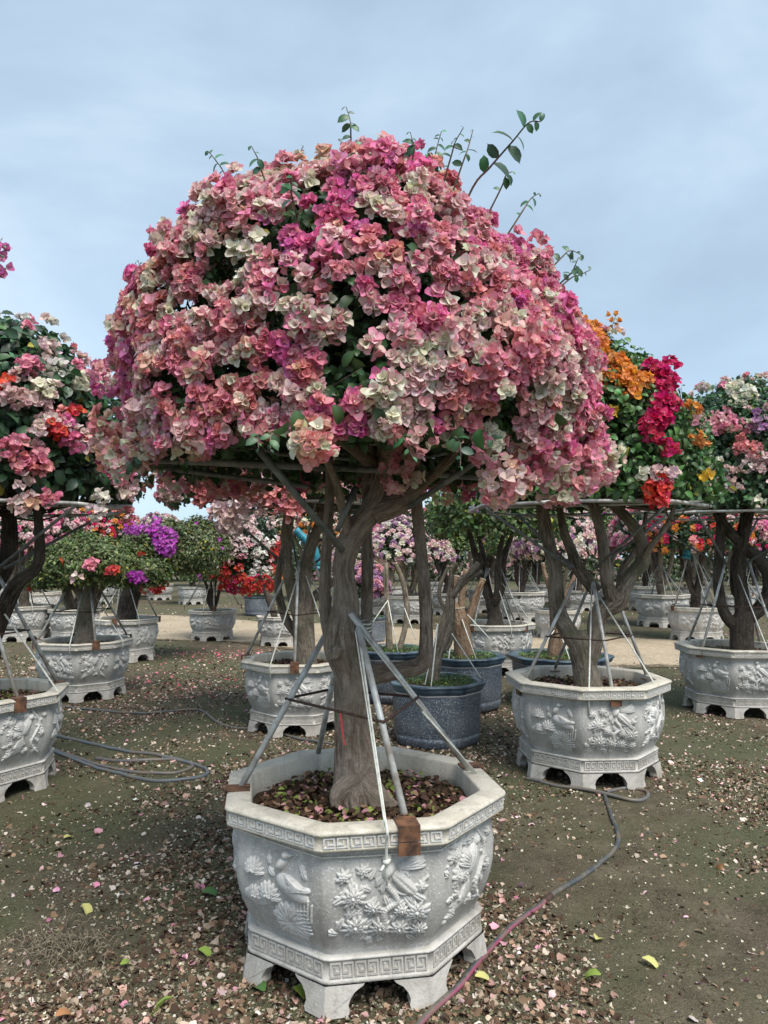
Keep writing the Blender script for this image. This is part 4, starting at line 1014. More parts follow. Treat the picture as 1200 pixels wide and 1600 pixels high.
# ------------------------------------------------------------------ tree to the right: orange and crimson flowers
def tree_at(key, label, group=None, name='bougainvillea_tree'): return thing(name, label, 'tree', POS[key], 0, group)
B = tree_at('B', 'green bougainvillea at right with orange and crimson flowers along its top')
yB = POS['B'][1]
def limbs(root, lst, Y, mat, seed=0, sides=14, n=26, first='trunk'):
    for i, (pts, rad) in enumerate(lst):
        P = [at(p_[0], p_[1], Y + (p_[2] if len(p_) > 2 else 0)) for p_ in pts]
        tpart(first if i == 0 else 'branch', P, rad, root, M[mat], sides=sides + (10 if i == 0 else 0), n=n, bump=.07, ridge=.06, seed=seed + i)
limbs(B, [([(922, 1105), (920, 1078), (912, 1040), (906, 1008), (908, 985)], [.15, .105, .085, .09, .05]),
          ([(912, 1020), (890, 990), (873, 955, .05), (868, 900, .05), (858, 850, .1), (848, 800, .1), (840, 740, .1)], [.08, .075, .06, .055, .05, .045, .03]),
          ([(914, 1050), (930, 1000), (936, 960), (962, 940), (975, 915)], [.07, .07, .065, .08, .05]),
          ([(958, 945), (948, 905, -.1), (941, 845, -.1), (930, 800, -.1), (918, 760, -.1), (905, 700, -.1)], [.05, .045, .042, .04, .036, .02]),
          ([(962, 940), (985, 900, .1), (1004, 874, .1), (998, 835, .1), (975, 805, .1), (955, 785, .1), (940, 740, .1)], [.065, .055, .06, .045, .04, .036, .02]),
          ([(1000, 880, .1), (1020, 850), (1045, 815), (1062, 760)], [.035, .024, .02, .01]),
          ([(932, 925, .15), (905, 890, .2), (893, 860, .2), (880, 825, .2), (870, 760, .2)], [.05, .05, .04, .035, .02]),
          ([(968, 925, .2), (972, 890, .3), (1000, 850, .3), (1010, 800, .3)], [.03, .028, .025, .015])], yB, 'olive_bark', 70)
BC = np.array([at(918, 770, yB)[0] - .02, yB, 2.02])
def pxpal(rules, default):
    def f(p, r):
        q = project(p)[0]
        for (x, y, rx, ry, pal, pr) in rules:
            if ((q[0] - x) / rx) ** 2 + ((q[1] - y) / ry) ** 2 < r.uniform(.7, 1.2) and r.random() < pr: return pal
        return default[r.integers(len(default))]
    return f
def near3(cen, rules, default):
    """colour patches fixed on the crown: (offset from centre, radius, palette)"""
    def f(p, r):
        for off, rad, pal in rules:
            if np.linalg.norm(p - np.asarray(cen) - np.asarray(off)) < rad * r.uniform(.8, 1.15): return pal
        return default[r.integers(len(default))] if default else None
    return f
def thin(fn, prob):                     # bare areas: few clusters
    return fn
bexo = []
rb = np.random.default_rng(5)
def patch(lst, px, py, sx, sy, Y, pal, n, cnt=8, rad=.05):
    for _ in range(n): lst.append((at(px + rb.normal(0, sx), py + rb.normal(0, sy), Y + rb.normal(0, .03)), norm(np.array([rb.normal(0, .3), -1, .4])), pal, cnt, rad))
def surf(px, py, cen, a, b):            # where that crown's surface lies
    d = ray(px, py); o = np.array([0, 0, CAMH]) - cen; S = np.array([1 / a, 1 / a, 1 / b]); o_, d_ = o * S, d * S
    A_, B_, C_ = d_ @ d_, o_ @ d_, o_ @ o_ - 1; D_ = max(B_ * B_ - A_ * C_, 0)
    return at(px, py, 1.0)[1] * 0 + (d * ((-B_ - math.sqrt(D_)) / A_))[1]
def spatch(lst, cen, a, b, px, py, sx, sy, pal, n, cnt=8, rad=.05):
    for _ in range(n):
        x, y = px + rb.normal(0, sx), py + rb.normal(0, sy); lst.append((at(x, y, surf(x, y, cen, a, b) - 0.02), norm(np.array([rb.normal(0, .3), -1, .4])), pal, cnt, rad))
Ba, Bb = .90, 1.12
for a_ in ((940, 560, 14, 16, 'orange', 12), (975, 585, 16, 12, 'orange', 11), (995, 600, 10, 10, 'orange', 5), (935, 530, 8, 10, 'orange', 6), (1025, 590, 12, 14, 'crimson', 8), (1032, 625, 9, 12, 'crimson', 7), (1022, 662, 9, 9, 'crimson', 7),
           (1033, 770, 5, 6, 'red', 3), (1030, 755, 5, 5, 'red', 2), (958, 648, 4, 3, 'gold', 1, 3, .03), (1095, 683, 6, 4, 'orange', 2, 3, .03), (1107, 738, 3, 3, 'gold', 1, 3, .025), (1036, 700, 4, 4, 'crimson', 1), (1040, 745, 4, 6, 'blush', 3), (1080, 640, 6, 5, 'orange', 1, 5, .04)):
    spatch(bexo, BC, Ba, Bb, *a_)
bougainvillea_crown(B, BC, Ba, Bb, .10, 70, 4, .04, .0235, 7500, .056, lambda p, r: ['pale', 'blush', 'orange', 'red', 'cream', 'dusty', 'blush'][r.integers(7)], 81, hero=110, hero_leaf=140, extra=bexo, gap=.5, cluster_parts=True, tone=(0.055, 0.12, 0.035))
twigs(B, [at(848, 790, yB), at(930, 790, yB), at(960, 785, yB), at(1040, 800, yB)], BC, Ba, Bb, 80, .009, 82, M['olive_bark'])
shoot(B, [at(945, 545, yB - .3), at(955, 515, yB - .3), at(962, 492, yB - .3)], .004, 9, .045, 83, ('orange', 8, .04), tone=G5)
shoot(B, [at(940, 560, yB - .3), at(935, 530, yB - .3), at(930, 510, yB - .3)], .004, 5, .045, 84, ('orange', 10, .04), tone=G5)
shoot(B, [at(1008, 580, yB - .2), at(1012, 562, yB - .2), at(1012, 552, yB - .2)], .003, 6, .04, 85, tone=G5)
shoot(B, [at(1050, 640, yB), at(1062, 620, yB), at(1066, 602, yB)], .003, 6, .05, 86, tone=G5)
make_frame('pipe frame and hoop of the orange and crimson flowered tree at right', POS['B'], 1.0, math.radians(12), seed=3, hoopR=.86, hoopz=1.88, apex=(.06, 0, 1.36), apex_r=.13)

# ------------------------------------------------------------------ left leafy tree with pink and white flowers
Cc = tree_at('C', 'big-leaved bougainvillea with pink and white flowers at the left edge of the photo'); yC = POS['C'][1]
Ca, Cb = 1.02, 1.12; CcC = np.array([at(-25, 760, yC)[0], yC, 2.08])
limbs(Cc, [([(-30, 1110), (-28, 1060), (-20, 1010), (-25, 985)], [.14, .10, .09, .05]), ([(-22, 1010), (0, 965), (25, 915, -.1), (57, 885, -.1), (62, 840, -.1), (55, 760, -.1)], [.08, .065, .05, .042, .036, .02]),
           ([(-25, 1000), (-45, 920, .1), (-30, 840, .1), (-40, 760, .1)], [.08, .07, .06, .03]), ([(-25, 990), (-60, 900, .2), (-100, 820, .2), (-120, 760, .2)], [.06, .05, .04, .02]), ([(-20, 930, .3), (10, 880, .3), (15, 820, .3), (5, 760, .3)], [.06, .06, .06, .04])], yC, 'dark_bark', 90)
cex = []
for a_ in ((60, 640, 20, 14, 'blush', 10), (20, 625, 14, 14, 'pale', 8), (90, 650, 10, 10, 'salmon', 4), (105, 655, 8, 8, 'hot', 3), (90, 675, 12, 8, 'red', 5), (110, 680, 10, 8, 'hot', 5), (130, 690, 8, 8, 'blush', 5), (60, 720, 12, 12, 'pink', 7), (20, 700, 12, 12, 'pink', 6),
           (135, 705, 5, 8, 'red', 3), (75, 545, 8, 8, 'blush', 5), (100, 590, 10, 10, 'white', 7), (135, 600, 8, 10, 'cream', 7), (120, 640, 5, 6, 'red', 2), (30, 770, 12, 12, 'blush', 6), (70, 745, 8, 10, 'salmon', 4), (50, 575, 14, 8, 'pink', 5), (10, 595, 8, 8, 'red', 3),
           (190, 740, 8, 14, 'pink', 8), (180, 720, 8, 8, 'hot', 3), (195, 770, 6, 10, 'blush', 5), (65, 600, 14, 8, 'cream', 5), (160, 785, 8, 10, 'white', 4), (205, 790, 5, 8, 'salmon', 3), (45, 780, 10, 8, 'peach', 3), (80, 770, 6, 8, 'pink', 3)):
    a_ = a_[:5] + (max(1, int(a_[5] * .6)),); spatch(cex, CcC, Ca, Cb, *a_, 5, .042)
bougainvillea_crown(Cc, CcC, Ca, Cb, .14, 130, 6, .04, .0245, 5600, .082, lambda p, r: ['blush', 'pale', 'white', 'pink', 'salmon'][r.integers(5)], 91, hero=110, hero_leaf=160, extra=cex, gap=.25, cluster_parts=True, tone=(0.04, 0.085, 0.04))
twigs(Cc, [at(55, 790, yC), at(-30, 800, yC), at(-110, 790, yC)], CcC, Ca, Cb, 80, .009, 92, M['dark_bark'])
shoot(Cc, [at(12, 540, yC - .3), at(10, 515, yC - .3), at(8, 490, yC - .3)], .004, 10, .05, 93, tone=G5)
shoot(Cc, [at(85, 570, yC), at(98, 555, yC), at(106, 545, yC)], .003, 6, .05, 94, tone=G5); shoot(Cc, [at(110, 590, yC), at(118, 572, yC), at(126, 562, yC)], .003, 5, .045, 95, tone=G5)
make_frame('pipe frame under the big-leaved pink and white tree at the left edge', POS['C'], 1.0, math.radians(48), seed=5, hoopR=.93, hoopz=1.86, apex=(-.1, 0, 1.5), apex_r=.12)

# ------------------------------------------------------------------ tree behind left of the trunk (pink), and right edge tree
K = tree_at('K', 'salmon-pink bougainvillea behind and left of the central trunk'); yK = POS['K'][1]
limbs(K, [([(478, 1050), (476, 1010), (474, 970), (474, 940)], [.11, .10, .095, .07]), ([(474, 985), (458, 930), (450, 890), (448, 840), (451, 790), (440, 720)], [.07, .065, .06, .055, .045, .02]),
          ([(470, 1000, .1), (446, 965, .1), (434, 915, .1), (440, 870, .1), (450, 830, .1)], [.04, .042, .038, .035, .02]), ([(478, 960), (476, 905), (484, 860), (498, 820), (508, 770), (520, 700)], [.07, .06, .055, .045, .04, .02]),
          ([(480, 970, .1), (492, 930, .1), (520, 910, .1), (540, 880, .1), (545, 800, .1)], [.045, .04, .035, .03, .02])], yK, 'olive_bark', 110)
Ka, Kb = 1.08, 1.0; KC = np.array([at(448, 760, yK)[0], yK, 2.18])
PKK = ['salmon', 'pale', 'peach', 'blush', 'pale', 'pink', 'dusty']
kex = []
for a_ in ((325, 720, 14, 18, 'peach', 9), (360, 800, 18, 12, 'blush', 10), (310, 770, 8, 12, 'salmon', 6), (385, 710, 8, 6, 'hot', 3), (400, 770, 20, 14, 'pale', 9), (440, 790, 16, 10, 'salmon', 8)): spatch(kex, KC, Ka, Kb, *a_, 8, .055)
bougainvillea_crown(K, KC, Ka, Kb, .18, 800, 14, .045, .027, 4200, .062, lambda p, r: PKK[r.integers(7)], 111, hero=90, extra=kex, gap=.3, cluster_parts=True)
twigs(K, [at(451, 800, yK), at(500, 800, yK), at(545, 800, yK)], KC, Ka, Kb, 60, .01, 112, M['olive_bark'])
make_frame('pipe frame and hoop of the salmon-pink tree behind the central trunk', POS['K'], 1.0, math.radians(5), seed=8, hoopR=.75, hoopz=1.99, apex=(.02, 0, 1.5), apex_r=.1, straps=3)

S = tree_at('S', 'green bougainvillea with pale pink flowers at the right edge of the photo'); yS = POS['S'][1]
limbs(S, [([(1160, 1030), (1159, 1000), (1160, 975), (1162, 955)], [.13, .115, .11, .07]), ([(1158, 985), (1132, 958), (1122, 910), (1125, 850), (1126, 780), (1115, 700)], [.07, .06, .05, .05, .04, .02]),
          ([(1160, 970), (1158, 925), (1154, 880), (1160, 840), (1172, 780), (1180, 700)], [.07, .07, .065, .07, .06, .02]), ([(1165, 970), (1193, 945), (1204, 915), (1195, 885), (1170, 860), (1130, 820), (1110, 780)], [.07, .075, .08, .07, .06, .05, .02]),
          ([(1160, 940, .1), (1145, 920, .1), (1145, 870, .1)], [.03, .025, .02])], yS, 'dark_bark', 120)
Sa, Sb = 1.0, 1.22; SC = np.array([at(1175, 790, yS)[0], yS, 2.12])
sex = []
for a_ in ((1140, 665, 14, 8, 'pink', 9), (1170, 700, 12, 10, 'salmon', 7), (1120, 655, 8, 6, 'dusty', 5), (1185, 660, 8, 8, 'lilac', 5), (1175, 720, 14, 5, 'blush', 8), (1160, 610, 18, 8, 'cream', 9), (1100, 660, 8, 8, 'pale', 4), (1130, 750, 14, 10, 'pale', 6), (1185, 780, 2, 2, 'cream', 1)): spatch(sex, SC, Sa, Sb, *a_, 4, .045)
bougainvillea_crown(S, SC, Sa, Sb, .12, 260, 6, .04, .0245, 8000, .06, lambda p, r: ['pale', 'blush', 'dusty', 'cream', 'pink', 'pale'][r.integers(6)], 121, hero=80, hero_leaf=60, extra=sex, gap=.35, cluster_parts=True, tone=(0.06, 0.12, 0.055))
twigs(S, [at(1115, 760, yS), at(1175, 760, yS)], SC, Sa, Sb, 60, .01, 122, M['dark_bark'])
for k, (px, py) in enumerate(((1090, 600), (1135, 596), (1165, 592), (1190, 590), (1110, 605))): shoot(S, [at(px, py + 25, yS), at(px + 4, py + 5, yS), at(px + 8, py - 6, yS)], .004, 6, .06, 130 + k, tone=G5)
make_frame('pipe frame of the pale pink tree at the right edge', POS['S'], 1.0, math.radians(35), seed=12, hoopR=.9, hoopz=1.95, apex=(.05, 0, 1.5), apex_r=.15)

# ------------------------------------------------------------------ low flat-topped green trees at left
def leafy_tree(key, label, trunk, crowns, mat, tone, flowers, seed, frame=None, fs=.05):
    t = tree_at(key, label); Y = POS[key][1]; limbs(t, trunk, Y, mat, seed, sides=10, n=18)
    for i, (px, py, dY, a, b, nl, ls) in enumerate(crowns):
        cen = at(px, py, Y + dY)
        bougainvillea_crown(t, cen, a, b, b * .45, 10 if not flowers else max(6, flowers[1]), 4 if not flowers else flowers[2], fs, .05, nl, ls, (lambda p, r: flowers[0][r.integers(len(flowers[0]))]) if flowers else (lambda p, r: 'red'), seed + i, low=True, gap=.05, tone=tone, lump=.10, extra=flowers[3](cen, a, b) if flowers and len(flowers) > 3 and i == 0 else ())
    if frame: make_frame(frame, POS[key], 1.0, math.radians(seed * 13 % 40), seed=seed, with_hoop=False, apex=(0, 0, 1.30))
    return t
def dex(cen, a, b):
    l_ = []
    for a_ in ((180, 895, 6, 3, 'red', 1), (142, 880, 5, 5, 'pink', 2), (205, 903, 12, 3, 'purple', 4)): spatch(l_, cen, a, b, *a_, 6, .04)
    return l_
leafy_tree('D', 'low flat-topped green bougainvillea with few flowers at left', [([(133, 1020), (133, 990), (134, 960), (146, 920), (150, 880)], [.14, .11, .095, .10, .06]), ([(138, 950), (120, 920), (95, 890)], [.06, .05, .02]), ([(146, 925), (175, 900), (205, 870)], [.07, .05, .02]), ([(110, 950, .3), (103, 930, .3), (108, 900, .3)], [.05, .05, .03])],
           [(145, 888, 0, .66, .42, 6500, .045), (215, 900, .1, .35, .22, 1600, .045), (85, 905, 0, .30, .22, 1400, .045)], 'olive_bark', (.085, .115, .035), (['red', 'pink', 'blush'], 6, 2, dex), 141, 'pipe tripod around the flat-topped green tree')
def eex(cen, a, b):
    l_ = []
    for a_ in ((245, 825, 8, 10, 'purple', 9), (262, 850, 14, 10, 'purple', 10), (215, 828, 12, 4, 'purple', 6), (240, 915, 12, 5, 'red', 4)): spatch(l_, cen, a, b, *a_, 7, .07)
    return l_
leafy_tree('E', 'olive green bougainvillea with purple flowers and a leaning black trunk', [([(196, 985), (197, 960), (206, 925), (222, 890), (230, 860)], [.17, .15, .14, .12, .06]), ([(215, 910), (250, 890), (290, 870)], [.08, .06, .03])],
           [(262, 872, 0, .85, .55, 7000, .055), (310, 860, .3, .5, .5, 2600, .055)], 'dark_bark', (.08, .10, .035), (['purple', 'purple', 'gold', 'pale'], 7, 1, eex), 151, 'dark pipe tripod around the leaning black trunk at left', fs=.04)

# hanging red and white crown between the left trees and the central trunk
def lex(cen, a, b):
    l_ = []
    for a_ in ((350, 890, 10, 14, 'red', 14), (385, 910, 14, 5, 'red', 9), (405, 915, 12, 5, 'red', 9), (430, 870, 6, 14, 'red', 8), (365, 915, 8, 6, 'crimson', 6), (440, 890, 5, 10, 'orange', 5), (360, 850, 16, 14, 'blush', 14), (400, 850, 18, 14, 'white', 12), (410, 890, 8, 4, 'white', 4), (380, 820, 18, 10, 'blush', 12)): spatch(l_, cen, a, b, *a_, 8, .07)
    return l_
leafy_tree('L', 'drooping bougainvillea with red flowers along its lower fringe and whitish ones above', [([(433, 1000), (432, 980), (425, 950), (405, 900)], [.08, .07, .06, .04])], [(388, 862, .2, .62, .75, 4200, .06)], 'dark_bark', (.035, .06, .03), (['dusty', 'white', 'dusty', 'dusty'], 50, 4, lex), 161, None, fs=.038)
leafy_tree('J', 'small plant heaped with red flowers in the far blue-grey planter', [([(404, 950), (404, 930), (404, 915)], [.05, .05, .03])], [(404, 918, 0, .42, .3, 500, .06)], 'dark_bark', (.04, .08, .03), (['red', 'crimson', 'red'], 70, 12), 171, None, fs=.05)
leafy_tree('P', 'round purple-flowered bougainvillea ball in the small far blue-grey planter', [([(574, 972), (573, 955), (573, 935)], [.07, .06, .04])], [(573, 918, 0, .42, .36, 900, .05)], 'dark_bark', (.035, .05, .03), (['lilac', 'lilac', 'dusty'], 130, 10), 181, None, fs=.042)

# ------------------------------------------------------------------ pruned stumps in the blue planters
def stump(key, label, stems, mat, straps):
    t = thing('pruned_stump', label, 'tree stump', POS[key], 0, None); Y = POS[key][1]
    for i, (pts, rad) in enumerate(stems):
        P = np.array([at(p_[0], p_[1], Y + (p_[2] if len(p_) > 2 else 0)) for p_ in pts]); 
        tpart('trunk' if i == 0 else 'stem', P, rad, t, M[mat], sides=14, n=18, bump=.08, ridge=.05, seed=i + 200)
        d = norm(P[-1] - P[-2]); tpart('cut_end', [P[-1] - d * .01, P[-1] + d * .006], [rad[-1] * 1.02, rad[-1] * .98], t, M['cutwood'], sides=12)
    for a_, b_ in straps:
        rail('strap', at(*a_, Y - .08), at(*b_, Y - .34), .0055, 'strap', t, 5)
    return t
stump('M', 'grey-barked cut stump with several bare upright stems in the nearest blue planter', [([(676, 1082), (680, 1040), (687, 1000), (697, 960), (704, 920), (706, 885)], [.060, .05, .045, .034, .028, .022]), ([(682, 1030), (700, 990), (706, 950), (705, 900), (712, 880)], [.04, .036, .028, .024, .02]),
      ([(706, 935), (720, 910), (738, 893), (747, 880)], [.03, .03, .026, .022]), ([(708, 930), (728, 908), (752, 893)], [.024, .02, .016]), ([(698, 962), (686, 925, -.05), (700, 885, -.05)], [.02, .018, .014]), ([(684, 1020), (700, 1010), (706, 985), (704, 960)], [.026, .024, .022, .018])],
      'olive_bark', [((684, 975), (664, 1070)), ((706, 990), (752, 1060)), ((684, 975), (668, 1125))])
stump('N', 'stout orange-brown stump with cut stubs in the dark blue planter behind', [([(726, 1040), (724, 1010), (718, 970), (716, 950)], [.115, .10, .085, .07]), ([(722, 985), (735, 960), (745, 930), (755, 905)], [.05, .042, .036, .03]), ([(716, 955), (706, 935), (712, 900)], [.05, .04, .03]), ([(720, 960), (722, 930), (728, 890)], [.04, .034, .026])],
      'orange_bark', [((722, 968), (744, 1030)), ((730, 960), (778, 1012)), ((706, 985), (700, 1040))])
stump('O', 'pair of thin bare stems in the dark blue planter behind the central trunk', [([(610, 1035), (608, 1000), (606, 950), (604, 880)], [.05, .04, .026, .018]), ([(622, 1020), (632, 985), (636, 950), (630, 910), (618, 880)], [.036, .034, .030, .028, .024]), ([(603, 940), (600, 900), (604, 872)], [.014, .012, .01])],
      'olive_bark', [((606, 938), (577, 980)), ((606, 938), (622, 1020)), ((632, 950), (650, 1000))])
stump('R', 'peeled pale stump in the wide blue bowl planter behind the planter at right', [([(868, 1060), (868, 1020), (872, 980), (866, 930), (860, 900)], [.10, .09, .08, .07, .05]), ([(872, 960), (890, 920), (900, 895)], [.04, .03, .02]), ([(866, 940), (852, 900), (848, 880)], [.03, .025, .02])],
      'orange_bark', [((876, 990), (890, 1030)), ((866, 985), (835, 1030))])
# ------------------------------------------------------------------ generic background trees
def generic_tree(label, group, a, b, zc, pal, nl, ncl, fpc, tone, seed, mat='dark_bark', stems=4):
    t = thing('bougainvillea_tree', label, 'tree', (0, 0, 0), 0, group); r = np.random.default_rng(seed)
    tpart('trunk', [(0, 0, .5), (.02, 0, .7), (-.03, .02, .95)], [.13, .10, .09], t, M[mat], sides=10, n=10, bump=.1, seed=seed)
    for k in range(stems):
        an = 2 * PI * k / stems + r.uniform(-.4, .4); q = np.array([math.cos(an), math.sin(an), 0])
        tpart('branch', [(0, 0, .85), q * .14 + [0, 0, 1.15 + r.uniform(-.1, .1)], q * r.uniform(.12, .25) + [r.normal(0, .05), 0, 1.5], q * r.uniform(.3, .5) + [0, 0, zc + .1]], [.065, .055, .045, .02], t, M[mat], sides=8, n=12, bump=.1, seed=seed + k)
    bougainvillea_crown(t, (0, 0, zc), a, b, .2, int(ncl * 1.3), int(fpc * 1.6), .055, .048, nl, .075, lambda p, r_: pal[r_.integers(len(pal))], seed, low=True, gap=.15, tone=tone, lump=.09)
    return t
GT = 'bougainvillea trees in the distant rows'
protos = {}
PSPEC = {'pink': (['pink', 'blush', 'hot', 'pale', 'pale'], 320, 6, (.04, .08, .035)), 'green': (['purple', 'pale', 'gold'], 14, 3, (.075, .12, .035)), 'red': (['red', 'crimson', 'salmon', 'blush', 'orange'], 230, 6, (.035, .07, .03)),
         'white': (['cream', 'pale', 'blush', 'lilac', 'white'], 400, 7, (.04, .07, .03)), 'magenta': (['purple', 'magenta', 'crimson'], 200, 6, (.05, .09, .03)), 'peach': (['peach', 'orange', 'pale', 'cream'], 220, 6, (.06, .1, .035))}
adj = {'pink': 'pink and pale flowered', 'green': 'mostly green, few-flowered', 'red': 'red-flowered', 'white': 'cream and lilac flowered', 'magenta': 'magenta-flowered', 'peach': 'peach and orange flowered'}
used = set()
def bgtree(kind, pos, rz, s, where):
    lab = adj[kind] + ' bougainvillea ' + where
    if kind not in protos:
        pl, ncl, fpc, tone = PSPEC[kind]
        protos[kind] = generic_tree(lab, None, 1.0, .95, 2.0, pl, 3600, ncl, fpc, tone, 300 + len(protos) * 7, mat=('dark_bark', 'olive_bark')[len(protos) % 2])
        t = protos[kind]; t.location = pos; t.rotation_euler = (0, 0, rz); t.scale = (s if np.ndim(s) else (s,) * 3) if True else s
        return t
    return dup(protos[kind], pos, rz, lab, None, s)
bgtree('green', POS['Q'], .3, (1.0, 1.0, 1.0), 'in the grey planter behind the blue planters, dark stems showing')
bgtree('pink', POS['U'], 1.0, 1.0, 'across the track at right, above the wide grey planter')
bgtree('red', POS['T'], 2.0, .92, 'at right above the pale planter, partly behind the teal sleeve')
bgtree('pink', POS['F'], 2.2, .95, 'at the far left edge behind the big-leaved tree')
bgtree('green', POS['G'], 1.2, .7, 'small, behind the trunk of the flat-topped tree')
bgtree('green', POS['I'], 2.9, .62, 'small, in the lone planter beside the sandy track')
bgtree('white', POS['X'], .5, .85, 'seen between the limbs of the tree at right')
kinds = ['green', 'red', 'green', 'pink', 'white', 'white', 'green', 'green', 'magenta', 'green', 'magenta', 'pink', 'peach', 'green', 'red', 'white', 'pink', 'red', 'pink', 'peach']
nm = {}
for i, ((px, p_), kd) in enumerate(zip(FARPOS, kinds)):
    wh = 'far left' if px < 200 else 'left of the central trunk' if px < 500 else 'centre' if px < 800 else 'right'
    sc_ = 1.0 + .12 * math.sin(i * 2.3)
    lowt = {0: .75, 4: .78, 5: .75, 6: .85}.get(i, 1.0)
    t_ = bgtree(kd, p_, i * 1.7, (sc_, sc_, sc_ * lowt), f'growing in the {rank[i]} distant planter counted from the left')
    t_['group'] = f'distant {kd} bougainvilleas, {wh}'
hd = np.random.default_rng(40); n_ = 52000
hx = hd.uniform(-60, 60, n_); hz = hd.random(n_) ** 0.8; top = 3.3 + .6 * Noise(41, .35)(np.stack([hx, 0 * hx, 0 * hx], -1)) + .35 * Noise(42, 1.2)(np.stack([hx, 0 * hx, 0 * hx], -1))
hp = np.stack([hx, 47 + hd.normal(0, 1.3, n_), hz * top + .05], -1); TVh, TFh, TEh = LT_LOW[0]
hV = instance(TVh, hp, frames(norm(hd.normal(0, .7, (n_, 3)) + [0, -.5, .6]), None, hd), hd.uniform(.22, .42, n_))
hC = leaf_cols(TEh, n_, hd, 1.0, (.055, .085, .035)); kk = (Noise(43, .9)(hp) > .75) & (hd.random(n_) < .5); hC[kk] = np.array([.55, .30, .34]) * hd.uniform(.7, 1.1, (kk.sum(), 1, 1))
hg = obj('far_hedge', as_mesh('far_hedge', hV, hC, TFh, M['leaf'])); tag(hg, 'far mass of green foliage closing off the nursery behind the last row', 'hedge', kind='stuff')
# extra distant trees without a visible planter
rr = np.random.default_rng(12); 
for i in range(30):
    Yd = rr.uniform(25, 42); fx = -0.62 + 1.24 * ((i * 0.618) % 1.0); kd = ['green', 'pink', 'red', 'white', 'magenta', 'peach', 'green'][i % 7]
    p_ = np.array([fx * Yd, Yd, 0]); wh = 'left' if fx < -.1 else 'right' if fx > .1 else 'centre'
    s_ = rr.uniform(1.0, 1.3); cnt_ = [q for q in range(30) if q % 7 == i % 7 or (q % 7 in (0, 6) and i % 7 in (0, 6))]; rk = sorted(cnt_, key=lambda q: (q * .618) % 1.0).index(i); t_ = bgtree(kd, p_, i * 1.1, (s_ * 1.2, s_ * 1.2, s_ * .95), f'in the last row, {ORD[rk]} of its colour from left'); t_['group'] = f'last-row {kd} bougainvilleas, {wh}'
for i, (px, p_) in enumerate(FARPOS[:14]):
    pass
# frames on the mid-distance planters
for key, lab, sd in (('Q', 'white-strapped pipe tripod on the planter behind the blue ones', 21), ('U', 'pipe tripod on the wide planter across the track at right', 22), ('F', 'pipe tripod on the planter at the far left edge', 24), ('I', 'pipe tripod on the lone small planter beside the track', 25)):
    make_frame(lab, POS[key], 1.0, math.radians(sd * 17 % 45), seed=sd, with_hoop=False, apex_r=.06)
ft_ = make_frame('pipe tripod topped by a teal sleeve at right', POS['T'], 1.0, .4, seed=23, with_hoop=False, apex=(-.1, 0, 1.75), apex_r=.03, straps=3)
def sleeve(label, pts, Y):
    t = thing('teal_sleeve', label, 'sleeve', at(*pts[-1], Y)); tpart('sleeve', [at(*p_, Y) for p_ in pts], .075 * Y / 14, t, M['teal'], sides=12, n=16); tpart('cuff', [at(*pts[-1], Y), at(pts[-1][0] - 1, pts[-1][1] + 5, Y)], .083 * Y / 14, t, M['teal'], sides=12)
sleeve('teal fabric sleeve wrapped on a limb at right, above the pale planter', [(1100, 800), (1088, 820), (1077, 845), (1073, 868)], POS['T'][1] - .1)
sleeve('teal fabric sleeve behind the central trunk at left', [(462, 828), (476, 842), (490, 856), (497, 885)], 9.5)
fr = [o for o in bpy.data.objects if o.name.startswith('support_frame') and 'far left edge' in o['label']][0]
for i in (3, 5, 8, 9, 12, 2, 4, 6, 7, 10, 11, 13):
    px, p_ = FARPOS[i]; dup(fr, p_, i * .7, f'thin pipe tripod on the {rank[i]} distant planter counted from the left', 'tripods in the distant rows ' + ('at centre' if px < 800 else 'at right'))

# magenta tree just outside the left edge, one spray reaching into view
Mg = thing('bougainvillea_tree', 'magenta bougainvillea spray reaching in at the upper left edge', 'tree', (-3.05, 3.75, 0))
dup(sp0, (-3.05, 3.75, 0), .2, 'grey stone planter just outside the left edge, under the magenta tree', GR, 1.0)
tpart('trunk', [(-3.05, 3.75, .5), (-3.0, 3.75, .9), (-3.08, 3.75, 1.4), (-3.05, 3.75, 2.2)], [.13, .09, .08, .04], Mg, M['bark'], sides=20, n=24, bump=.06, seed=400)
bougainvillea_crown(Mg, (-3.05, 3.75, 2.2), .66, .75, .1, 260, 9, .04, .055, 2400, .06, lambda p, r: ['magenta', 'purple', 'hot'][r.integers(3)], 401)
for k in range(4): shoot(Mg, [np.array([-2.75, 3.75, 2.7]), at(-60, 440, 3.7), at(-18, 405 + k * 5, 3.7), at(4 + k % 2 * 5, 372 + k * 16, 3.68)], .004, 7, .05, 402 + k, ('magenta', 16, .022), tone=G5)

